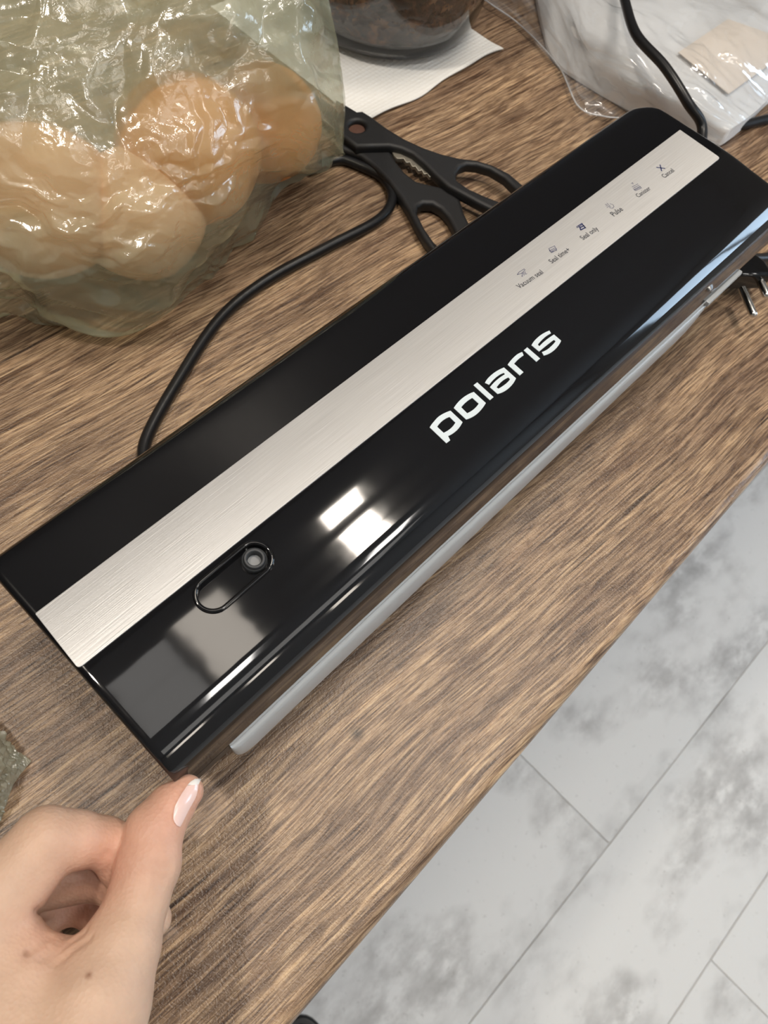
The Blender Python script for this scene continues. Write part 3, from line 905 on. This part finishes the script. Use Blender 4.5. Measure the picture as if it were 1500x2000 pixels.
_r = ramp(_N, [(0.38, (0.014, 0.009, 0.006)), (0.52, (0.10, 0.046, 0.024)), (0.66, (0.32, 0.17, 0.085))]); _L.new(_n.outputs[0], _r.inputs[0]); _L.new(_r.outputs[0], _b.inputs['Base Color'])
_b.inputs['Roughness'].default_value = 0.35
o = obj('leaf_shreds', V, F, _lm, lf); tag(o, kind='stuff')

# ------------------------------------------------------------------ green carrier bag with fruit


def tri(x):
    return abs(x - math.floor(x) - .5) * 2.0


def crumple(G, seed, amp, fdir, lo=9.0, hi=55.0, fine=0.0006, fall=None, turn=0.0):
    """Push a sheet along its normals: straight-sided folds along fdir plus patches of small facets."""
    nv, nu = G.shape[:2]; Nn = grid_normals(G)
    a0 = math.atan2(fdir[1], fdir[0]); rnd = random.Random(seed)
    wav = [(rnd.uniform(-.55, .55), hi * f, rnd.random(), 1 / f, rnd.random() * 50) for f in (.3, .45, .6, .8, 1.1, 1.6, 2.3)]
    out = G.copy()
    for j in range(nv):
        for i in range(nu):
            s, t = i / (nu - 1) * .32, j / (nv - 1) * .34
            wx = noise.noise(Vector((s * 16, t * 16, seed))) * .016 + noise.noise(Vector((s * 60, t * 60, seed + 2))) * .0045; wy = noise.noise(Vector((s * 16, t * 16, seed + 5))) * .016 + noise.noise(Vector((s * 60, t * 60, seed + 7))) * .0045
            al = a0 + turn * (t / .34)
            calm = 1 - .65 * min(1, max(0, (t / .34 - .42) / .2)) if turn else 1.0
            d = 0.0
            for da, f, ph, k, sd in wav:
                c, sn_ = math.cos(al + da), math.sin(al + da)
                m = noise.noise(Vector((s * lo * 2.2, t * lo * 2.2, seed + sd))) * 1.7 + .15
                if m > 0: d += amp * .5 * k * min(m, 1) * (calm if f > .7 * hi else 1) * (tri((-(s + wx) * sn_ + (t + wy) * c) * f + ph) - .5)
            d += amp * .6 * noise.noise(Vector((s * 18, t * 18, seed + 20)))
            q = min(1.0, max(0.0, noise.noise(Vector((s * 15, t * 15, seed + 50))) * 3 + .75)) * calm
            if q > 0:
                c, sn_ = math.cos(al), math.sin(al)
                pa, pb = (s + wx * .5) * c + (t + wy * .5) * sn_, -(s + wx * .5) * sn_ + (t + wy * .5) * c
                for sc, kk in ((95, 1.0), (210, .45)):
                    p = Vector((pa * sc * .6, pb * sc * 1.4, seed))
                    ds, ps = noise.voronoi(p)
                    g = noise.cell_vector(ps[0] * 13.7)
                    e = p - ps[0]
                    d += fine * kk * q * ((g.x - .5) * e.x + (g.y - .5) * e.y) * 3.0 * min(1.0, (ds[1] - ds[0]) * 3.5)
            out[j, i] += Nn[j, i] * d * (fall(i / (nu - 1), j / (nv - 1)) if fall else 1.0)
    return out


rows = [
    (.0015, [(-190, 700), (0, 604), (100, 630), (280, 643), (395, 560), (440, 505), (545, 398), (625, 345, .006), (671, 305, .012)]),
    (.020, [(-200, 640), (0, 578), (100, 606), (268, 618), (385, 540), (445, 478), (540, 378), (622, 326), (672, 292, .022)]),
    (.045, [(-210, 560), (0, 520), (105, 540), (245, 548), (362, 485), (436, 428), (530, 338), (618, 300), (672, 258, .036)]),
    (.070, [(-220, 450), (0, 430), (110, 440), (232, 440), (345, 395), (432, 345), (522, 280), (615, 245), (671, 200, .052)]),
    (.090, [(-230, 320), (0, 315), (110, 320), (226, 312), (336, 285), (428, 245), (520, 200), (612, 170), (667, 130, .070)]),
    (.105, [(-235, 180), (0, 190), (110, 190), (224, 180), (333, 165), (424, 140), (516, 112), (606, 90), (655, 60, .086)]),
    (.120, [(-240, 40), (0, 50), (110, 50), (222, 40), (330, 35), (420, 20), (510, 5), (598, -10), (638, -20, .102)]),
    (.130, [(-240, -120), (0, -110), (110, -110), (222, -115), (328, -110), (416, -110), (505, -110), (588, -115), (618, -120, .118)]),
    (.136, [(-240, -300), (0, -290), (110, -290), (222, -290), (326, -280), (412, -270), (498, -260), (570, -250), (592, -245, .130)]),
]
ctrl = [[at(p[0], p[1], p[2] if len(p) > 2 else z) for p in r] for z, r in rows]
NU, NV = 380, 340
G = sheet(ctrl, NU, NV)


def edge_fall(s, t):
    return min(1.0, (t + .05) / .07) * min(1.0, .25 + (1 - s) / .06)


Gf = crumple(G, 2.0, .0080, (1.0, -0.75), 8.0, 46.0, .0010, edge_fall, 1.1)
Gf[:, :, 2] = np.maximum(Gf[:, :, 2], .0008)
# the bag's back film stands a little behind the front one and meets it at the seam
Gb = sheet(ctrl, 120, 110)
ss = np.linspace(0, 1, 120)[None, :]; tt = np.linspace(0, 1, 110)[:, None]
dep = .085 * np.clip((1 - ss) / .35, 0, 1) ** .6 * np.clip(1.05 - tt, 0, 1)
Gb[:, :, 1] += dep; Gb[:, :, 0] += dep * .35
Gb[:, :, 1] = np.minimum(Gb[:, :, 1], .60)
Gb = crumple(Gb, 12.0, .004, (1.0, -0.5), 8, 40, .0005, edge_fall)
Gb[:, :, 2] = np.maximum(Gb[:, :, 2], .0008)
bag = empty('carrier_bag', tuple(at(300, 560, 0)), 'crumpled pale green see-through plastic bag of oranges at the back left', 'bag')


def film_sheet(name, G, m, parent):
    nv, nu = G.shape[:2]
    return obj(name, G.reshape(-1, 3), grid_faces(nv, nu), m, parent)


film_sheet('front_film', Gf, M['bag'], bag)
film_sheet('back_film', Gb, M['bagback'], bag)


def orange(c, r, m, label, sq=(1, 1, .94)):
    V, F = lathe([(math.sin(a), -math.cos(a)) for a in np.linspace(0.0005, PI - .0005, 36)], 56)
    t = empty('orange', c, label, 'fruit', 'oranges in the plastic bag')
    V2 = []
    for x, y, z in V:
        p = Vector((x, y, z)); k = 1 + .03 * noise.noise(p * 1.4 + Vector(c) * 30) - .06 * math.exp(-((x * x + y * y) / .02)) * (1 if z > 0 else .4)
        V2.append((c[0] + x * r * k * sq[0], c[1] + y * r * k * sq[1], c[2] + z * r * k * sq[2]))
    obj('peel', V2, F, m, t)


def behind(px, py, z, back):
    p = at(px, py, z); d = (p - Vector(EYE)); d.normalize()
    return tuple(p + d * back)


for (px, py, z, r, mt, lb) in (
        (110, 420, .045, .036, 'peach', 'pale orange at the lower left inside the plastic bag'),
        (322, 462, .034, .032, 'peach', 'orange in the middle front of the plastic bag'),
        (400, 320, .048, .036, 'orange', 'deep orange fruit in the centre of the plastic bag'),
        (545, 265, .034, .031, 'orange', 'orange nearest the right seam of the plastic bag')):
    p = at(px, py, z); p.y += .012 if px != 322 else .020
    p.z = max(p.z, r * .95 + .002)
    orange(tuple(p), r, M[mt], lb)

# the corner of another bag at the left edge
rows2 = [[(-160, 1330, .020), (-60, 1385, .016), (2, 1432, .004), (30, 1462, .0015), (62, 1486, .0008)],
         [(-170, 1380, .030), (-70, 1420, .026), (-5, 1460, .014), (22, 1485, .006), (46, 1505, .0010)],
         [(-170, 1470, .034), (-80, 1480, .030), (-20, 1505, .018), (8, 1518, .008), (27, 1532, .0012)],
         [(-170, 1560, .030), (-80, 1560, .024), (-25, 1565, .014), (0, 1568, .006), (14, 1566, .0012)],
         [(-170, 1640, .020), (-80, 1640, .010), (-30, 1625, .003), (-6, 1612, .002), (2, 1600, .0010)]]
G2 = sheet([[at(*p) for p in r] for r in rows2], 90, 80)
G2 = crumple(G2, 5.0, .0022, (1, .3), 12, 60, .0004, lambda s, t: min(1, (1 - s) / .2 + .1))
G2[:, :, 2] = np.maximum(G2[:, :, 2], .0007)
o = film_sheet('plastic_bag', G2, M['bag2'], None)
tag(o, 'corner of a grey-green plastic bag at the left edge of the worktop', 'bag')

# ------------------------------------------------------------------ clear pack with white sheets
rowsw = [[(1395, 276, .004), (1320, 245, .006), (1245, 212, .005), (1160, 168, .004), (1085, 118, .003), (1058, 40, .004), (1040, -60, .006)],
         [(1428, 252, .012), (1345, 205, .022), (1262, 165, .022), (1180, 125, .018), (1110, 85, .014), (1082, 18, .014), (1060, -80, .014)],
         [(1470, 222, .010), (1380, 165, .028), (1290, 118, .031), (1205, 78, .030), (1140, 45, .027), (1108, -20, .024), (1085, -100, .020)],
         [(1510, 188, .006), (1425, 115, .028), (1330, 65, .033), (1245, 25, .034), (1175, -5, .030), (1140, -60, .026), (1112, -130, .022)],
         [(1580, 150, .004), (1490, 60, .026), (1390, 10, .031), (1300, -25, .030), (1225, -55, .026), (1180, -110, .022), (1150, -180, .018)],
         [(1660, 100, .003), (1570, 0, .014), (1470, -50, .016), (1370, -90, .014), (1290, -120, .012), (1240, -180, .010), (1200, -240, .008)]]
Gw = sheet([[at(*p) for p in r] for r in rowsw], 130, 110)
Gw = crumple(Gw, 8.0, .0006, (1, .4), 5, 9, .0)
Gw[:, :, 2] = np.maximum(Gw[:, :, 2], .0012)
pack = empty('clear_pack', tuple(at(1260, 120, 0)), 'clear plastic pack of white embossed sheets behind the right end of the sealer', 'pack')
nv, nu = Gw.shape[:2]
Vt = Gw.reshape(-1, 3); Vb = Vt.copy(); Vb[:, 2] = .0010
bd_ = list(range(nu)) + [j * nu + nu - 1 for j in range(1, nv)] + [(nv - 1) * nu + i for i in range(nu - 2, -1, -1)] + [j * nu for j in range(nv - 2, 0, -1)]
nV = len(Vt)
F = [tuple(f) for f in grid_faces(nv, nu, 0, True)] + [tuple(f) for f in grid_faces(nv, nu, nV)] + [(bd_[i], bd_[(i + 1) % len(bd_)], bd_[(i + 1) % len(bd_)] + nV, bd_[i] + nV) for i in range(len(bd_))]
o = obj('white_sheets', np.vstack([Vt, Vb]), F, M['white'], pack, True, 60); tag(o, 'white embossed sheets inside the clear film')


def on_grid(G, px, py, up):
    P = G.reshape(-1, 3); d = P - EYE; cam_ = d @ ROT
    u = 750 + 1500 * cam_[:, 0] / cam_[:, 2]; v = 1000 + 1500 * cam_[:, 1] / cam_[:, 2]
    k = np.argsort((u - px) ** 2 + (v - py) ** 2)[:4]
    return at(px, py, float(P[k, 2].mean()) + up)


lab = [[on_grid(Gw, (1325 + (1422 - 1325) * s) * (1 - t) + (1423 + (1560 - 1423) * s) * t, (102 + (37 - 102) * s) * (1 - t) + (183 + (85 - 183) * s) * t, .0022) for s in np.linspace(0, 1, 12)] for t in np.linspace(0, 1, 10)]
Gl = np.array([[tuple(p) for p in r] for r in lab])
nv, nu = Gl.shape[:2]
o = obj('cream_card', np.vstack([Gl.reshape(-1, 3), Gl.reshape(-1, 3) - [0, 0, .0005]]), [tuple(f) for f in grid_faces(nv, nu)] + [tuple(f) for f in grid_faces(nv, nu, nu * nv, True)], M['beige'], pack)
tag(o, 'cream rectangular card on the white sheets')
rowsf = [[(1402, 283, .003), (1330, 262, .006), (1240, 236, .004), (1175, 228, .003), (1128, 208, .003), (1090, 130, .003), (1015, 50, .003), (940, -5, .004), (900, -60, .005)],
         [(1425, 264, .015), (1342, 224, .027), (1262, 190, .024), (1190, 162, .018), (1140, 148, .010), (1098, 95, .012), (1040, 25, .012), (985, -40, .012), (940, -100, .012)],
         [(1455, 240, .016), (1366, 188, .032), (1285, 145, .034), (1206, 108, .031), (1145, 82, .026), (1112, 35, .022), (1070, -25, .020), (1020, -80, .020), (980, -140, .018)],
         [(1495, 208, .012), (1405, 140, .033), (1312, 92, .037), (1228, 52, .037), (1160, 22, .034), (1128, -22, .029), (1090, -70, .025), (1050, -120, .024), (1010, -180, .022)],
         [(1560, 172, .008), (1470, 92, .032), (1372, 40, .037), (1282, 2, .037), (1205, -28, .033), (1165, -80, .029), (1130, -130, .025), (1090, -180, .022), (1050, -230, .020)],
         [(1670, 105, .005), (1575, 5, .022), (1475, -45, .024), (1376, -82, .022), (1296, -112, .020), (1246, -172, .016), (1200, -240, .014), (1150, -280, .012), (1100, -320, .01)]]
Gc = sheet([[at(*p) for p in r] for r in rowsf], 170, 130)
Gc = crumple(Gc, 15.0, .0045, (1, .55), 9, 30, .0005)
Gc[:, :, 2] = np.maximum(Gc[:, :, 2], .0010)
Gc[12:, :, 2] += .0035
film_sheet('clear_film', Gc, M['film'], pack)
sg = sheet([[at(*p) for p in r] for r in rowsf[:1]] * 2, 120, 2)[0]
sg[:, 2] += .0006
V, F = tube_mesh(sg, .0005, 6)
o = obj('film_seam', V, F, M['filmedge'], pack)

# ------------------------------------------------------------------ slipper tip on the floor
toe = at(588, 1985, ZF + .03); sd = Vector((-.68, -.73, 0)).normalized(); sn = Vector((-sd.y, sd.x, 0))
sl = empty('slipper', (toe.x + sd.x * .13, toe.y + sd.y * .13, ZF), 'black slipper on the floor with only its toe in view at the bottom edge', 'slipper')


def foot_loop(scale, n=48):
    pts = []
    for k in range(n):
        a = 2 * PI * k / n; u = .13 - .13 * math.cos(a); wd = (.046 - .010 * math.cos(a)* -1) * math.sin(a) * scale
        pts.append((u * (scale if scale < 1 else 1) + (.13 * (1 - scale) if scale < 1 else 0), wd))
    return pts


me = prism([[tuple((toe + sd * u + sn * v).xy) for u, v in foot_loop(1.0)]], ZF + .0004, ZF + .014, .004)
finish('sole', me, M['black'], sl, True, 50)
V = []; F = []
ks = 24; hs = 9
for i in range(hs):
    ph = i / (hs - 1) * PI / 2; sca = math.cos(ph) * .97
    for k in range(ks + 1):
        a = -PI * .5 + PI * k / ks
        u = .14 - .135 * math.cos(a) * sca; v = .047 * math.sin(a) * sca
        p = toe + sd * u + sn * v; V.append((p.x, p.y, ZF + .013 + .045 * math.sin(ph)))
for i in range(hs - 1):
    for k in range(ks): F.append((i * (ks + 1) + k, i * (ks + 1) + k + 1, (i + 1) * (ks + 1) + k + 1, (i + 1) * (ks + 1) + k))
o = obj('upper', V, F, M['slipper'], sl)

# ------------------------------------------------------------------ hand holding the lid's corner
def P3(px, py, z): return np.array(at(px, py, z))


def capsule(X, a, b, ra, rb):
    ab = b - a; L2 = ab @ ab
    t = np.clip(((X - a) @ ab) / L2, 0, 1)
    return np.linalg.norm(X - a - t[..., None] * ab, axis=-1) - (ra + (rb - ra) * t)


def smin(a, b, k):
    h = np.clip(.5 + .5 * (b - a) / k, 0, 1)
    return b + (a - b) * h - k * h * (1 - h)


TH_ = [(365, 1546, .0500, .0053), (334, 1576, .0508, .0070), (302, 1622, .0515, .0086), (289, 1690, .0520, .0094), (268, 1762, .0530, .0088), (235, 1850, .0545, .0110), (185, 1960, .0560, .0150), (110, 2130, .058, .0200), (20, 2350, .06, .024)]
IX_ = [(-90, 1870, .0560, .0135), (-10, 1762, .0580, .0118), (92, 1645, .0570, .0100), (150, 1640, .0540, .0082), (205, 1645, .0490, .0072), (240, 1690, .0430, .0068), (262, 1735, .0390, .0060)]
MD_ = [(-60, 1860, .040, .0120), (40, 1730, .036, .0095), (130, 1712, .033, .0080), (205, 1712, .0315, .0072), (262, 1752, .0320, .0066), (298, 1795, .0340, .0056)]
RG_ = [(-40, 1900, .026, .0110), (60, 1790, .018, .0085), (140, 1752, .0130, .0075), (190, 1775, .0125, .0068), (215, 1825, .0160, .0062)]
PK_ = [(-20, 1960, .022, .0100), (20, 1880, .012, .0075), (80, 1850, .0090, .0066), (120, 1890, .0120, .0058)]
PALM = [((-90, 1870, .0560, .0150), (-40, 2250, .058, .022)), ((-10, 1880, .0540, .0140), (60, 2200, .058, .022)), ((60, 1925, .0550, .0125), (90, 2180, .058, .020)),
        ((-60, 1870, .040, .016), (-60, 2250, .045, .022)), ((-40, 1930, .028, .015), (-60, 2250, .036, .020)), ((45, 1908, .0545, .0080), (215, 1900, .0550, .0105)), ((-10, 1852, .0560, .0108), (65, 1918, .0550, .0085))]


def chain(X, pts, k=.002):
    d = None
    for a, b in zip(pts, pts[1:]):
        c = capsule(X, P3(*a[:3]), P3(*b[:3]), a[3], b[3])
        d = c if d is None else smin(d, c, k)
    return d


def hand_sdf(X, creases=()):
    th, ix, md_, rg, pk = (chain(X, c) for c in (TH_, IX_, MD_, RG_, PK_))
    pal = None
    for a, b in PALM:
        c = capsule(X, P3(*a[:3]), P3(*b[:3]), a[3], b[3]); pal = c if pal is None else smin(pal, c, .004)
    fist = smin(smin(md_, rg, .0006), pk, .0006)
    d = smin(ix, fist, .0008)
    d = smin(d, th, .0008)
    tp = smin(pal, th, .0035); ip = smin(pal, ix, .0030)
    d = np.minimum(np.minimum(d, tp), ip)
    d = smin(d, smin(pal, fist, .004), .001)
    for line, dep, wd in creases:
        m = None
        for a, b in zip(line, line[1:]):
            c = capsule(X, a, b, 0, 0); m = c if m is None else np.minimum(m, c)
        d = d + 3.2 * dep * np.exp(-(m / wd) ** 2)
    return d


def ray_hit(px, py):
    d = ROT @ np.array([px - 750.0, py - 1000.0, 1500.0]); d /= np.linalg.norm(d)
    t = .15
    for _ in range(90):
        s = float(hand_sdf((EYE + d * t)[None, :])[0])
        if s < 1e-5 or t > .5: break
        t += max(s * .8, 1e-5)
    return EYE + d * t, t < .5


CRE = []
for ln, dep, wd in (([(302, 1682), (318, 1690), (334, 1693)], .00045, .0007), ([(296, 1705), (316, 1713), (328, 1712)], .0003, .0007), ([(300, 1720), (318, 1728)], .0002, .0006),
                    ([(100, 1868), (135, 1838), (165, 1818)], .0005, .0011), ([(112, 1880), (148, 1848), (175, 1830)], .00045, .0011), ([(80, 1872), (110, 1845), (135, 1825)], .00045, .0011), ([(52, 1862), (80, 1842), (100, 1828)], .0006, .0009),
                    ([(70, 1778), (86, 1790)], .0006, .0009), ([(210, 1668), (222, 1690)], .0004, .0008)):
    pts = []
    for p in ln:
        h, ok = ray_hit(*p)
        if ok: pts.append(h)
    if len(pts) > 1: CRE.append((pts, dep, wd))

h_ = .00085
lo_ = np.array([-.125, -.035, .001]); hi_ = np.array([.018, .125, .088])
nn_ = ((hi_ - lo_) / h_).astype(int)
gx, gy, gz = (lo_[i] + h_ * np.arange(nn_[i]) for i in range(3))
S = np.empty(tuple(nn_), np.float32)
for i0 in range(0, nn_[0], 24):
    X = np.stack(np.meshgrid(gx[i0:i0 + 24], gy, gz, indexing='ij'), -1)
    S[i0:i0 + 24] = hand_sdf(X, CRE)
S[0] = S[-1] = 1; S[:, 0] = S[:, -1] = 1; S[:, :, 0] = S[:, :, -1] = 1


def surface_nets(S, lo, h):
    s = S < 0
    nx, ny, nz = S.shape
    cs = sum(s[a:nx - 1 + a, b:ny - 1 + b, c:nz - 1 + c].astype(np.int8) for a in (0, 1) for b in (0, 1) for c in (0, 1))
    act = (cs > 0) & (cs < 8)
    ids = np.full(act.shape, -1, np.int64); ids[act] = np.arange(act.sum())
    ci = np.argwhere(act); acc = np.zeros((len(ci), 3)); cnt = np.zeros(len(ci))
    cor = [(a, b, c) for a in (0, 1) for b in (0, 1) for c in (0, 1)]
    for p in cor:
        for ax in range(3):
            if p[ax] == 0:
                q = list(p); q[ax] = 1
                va = S[ci[:, 0] + p[0], ci[:, 1] + p[1], ci[:, 2] + p[2]]; vb = S[ci[:, 0] + q[0], ci[:, 1] + q[1], ci[:, 2] + q[2]]
                x = (va < 0) != (vb < 0); t = np.where(x, va / np.where(x, va - vb, 1), 0)
                pos = np.array(p, float)[None, :].repeat(len(ci), 0); pos[:, ax] += t
                acc[x] += pos[x]; cnt[x] += 1
    V = lo + h * (ci + acc / cnt[:, None])
    Q = []
    for ax in range(3):
        b, c = (ax + 1) % 3, (ax + 2) % 3
        sl0 = [slice(None)] * 3; sl1 = [slice(None)] * 3; sl0[ax] = slice(0, -1); sl1[ax] = slice(1, None)
        e = s[tuple(sl0)] != s[tuple(sl1)]
        idx = np.argwhere(e); idx = idx[(idx[:, b] > 0) & (idx[:, c] > 0) & (idx[:, b] < S.shape[b] - 1) & (idx[:, c] < S.shape[c] - 1)]
        inside = s[idx[:, 0], idx[:, 1], idx[:, 2]]
        def cell(db, dc):
            k = idx.copy(); k[:, b] -= db; k[:, c] -= dc
            return ids[k[:, 0], k[:, 1], k[:, 2]]
        q = np.stack([cell(1, 1), cell(0, 1), cell(0, 0), cell(1, 0)], -1)
        q[~inside] = q[~inside][:, ::-1]
        Q.append(q)
    return V, np.vstack(Q)


V, Q = surface_nets(S, lo_, h_)
# light smoothing
for _ in range(3):
    a = np.zeros_like(V); c = np.zeros(len(V))
    for k in range(4):
        np.add.at(a, Q[:, k], V[Q[:, (k + 1) % 4]]); np.add.at(c, Q[:, k], 1)
        np.add.at(a, Q[:, k], V[Q[:, (k + 3) % 4]]); np.add.at(c, Q[:, k], 1)
    V = V * .5 + .5 * a / c[:, None]
hand = empty('person', (-.06, .04, 0), "person's bare left hand gripping the near corner of the sealer's lid", 'person')
hm = obj('hand', V, Q, M['skin'], hand)
skin0 = np.array([.60, .415, .305])
tone = np.repeat(skin0[None, :], len(V), 0)


def flush(c, r, col, k):
    global tone
    g = k * np.exp(-(np.linalg.norm(V - c, axis=1) / r) ** 2)[:, None]
    tone = tone * (1 - g) + g * np.array(col)


for p, r, k in (((372, 1545), .012, .55), ((330, 1590), .013, .35), ((300, 1640), .012, .2), ((222, 1690), .012, .6), ((190, 1715), .012, .45), ((160, 1770), .014, .6), ((95, 1830), .010, .35), ((150, 1640), .014, .15)):
    h, ok = ray_hit(*p)
    flush(h, r, (.66, .29, .21), k * .75)
for p, r in (((73, 1777), .0009), ((52, 1861), .0009), ((173, 1905), .0008)):
    h, ok = ray_hit(*p)
    flush(h, r, (.20, .08, .04), .9)
for pts, dep, wd in CRE:
    for a, b2 in zip(pts, pts[1:]):
        for t in np.linspace(0, 1, 6): flush(a + (b2 - a) * t, .0008, (.42, .22, .15), .05)
ca = hm.data.color_attributes.new('tone', 'FLOAT_COLOR', 'POINT')
ca.data.foreach_set('color', np.column_stack([tone, np.ones(len(tone))]).ravel())

# thumb nail, laid on the skin
def nail(name, left, right, m, lift, n=14, w_=9):
    L1 = catmull([(x, y, 0) for x, y in left], n); R1 = catmull([(x, y, 0) for x, y in right], n)
    G = np.zeros((n, w_, 3))
    for j in range(n):
        for i in range(w_):
            s = i / (w_ - 1); p = L1[j] * (1 - s) + R1[j] * s
            h, ok = ray_hit(p[0], p[1])
            if not ok: h = np.array(at(p[0], p[1], .049))
            d = (EYE - h); d /= np.linalg.norm(d)
            G[j, i] = h + d * lift * (0.35 + .65 * math.sin(PI * (0.12 + .76 * s)))
    B = G - (EYE - G.mean((0, 1))) / np.linalg.norm(EYE - G.mean((0, 1))) * .0006
    k = n * w_
    bd = list(range(w_)) + [j * w_ + w_ - 1 for j in range(1, n)] + [(n - 1) * w_ + i for i in range(w_ - 2, -1, -1)] + [j * w_ for j in range(n - 2, 0, -1)]
    F = [tuple(f) for f in grid_faces(n, w_)] + [tuple(f) for f in grid_faces(n, w_, k, True)] + [(bd[i], bd[(i + 1) % len(bd)], bd[(i + 1) % len(bd)] + k, bd[i] + k) for i in range(len(bd))]
    o = obj(name, np.vstack([G.reshape(-1, 3), B.reshape(-1, 3)]), F, m, hand, True, 60)
    return o


nail('thumb_nail', [(345, 1612), (339, 1600), (341, 1578), (352, 1555), (366, 1534)], [(352, 1615), (358, 1604), (370, 1580), (383, 1556), (388, 1532)], M['nail'], .0006)
nail('nail_edge', [(366, 1534), (372, 1527), (381, 1521)], [(388, 1532), (391, 1526), (393, 1521)], M['nailtip'], .0007, 8, 7)
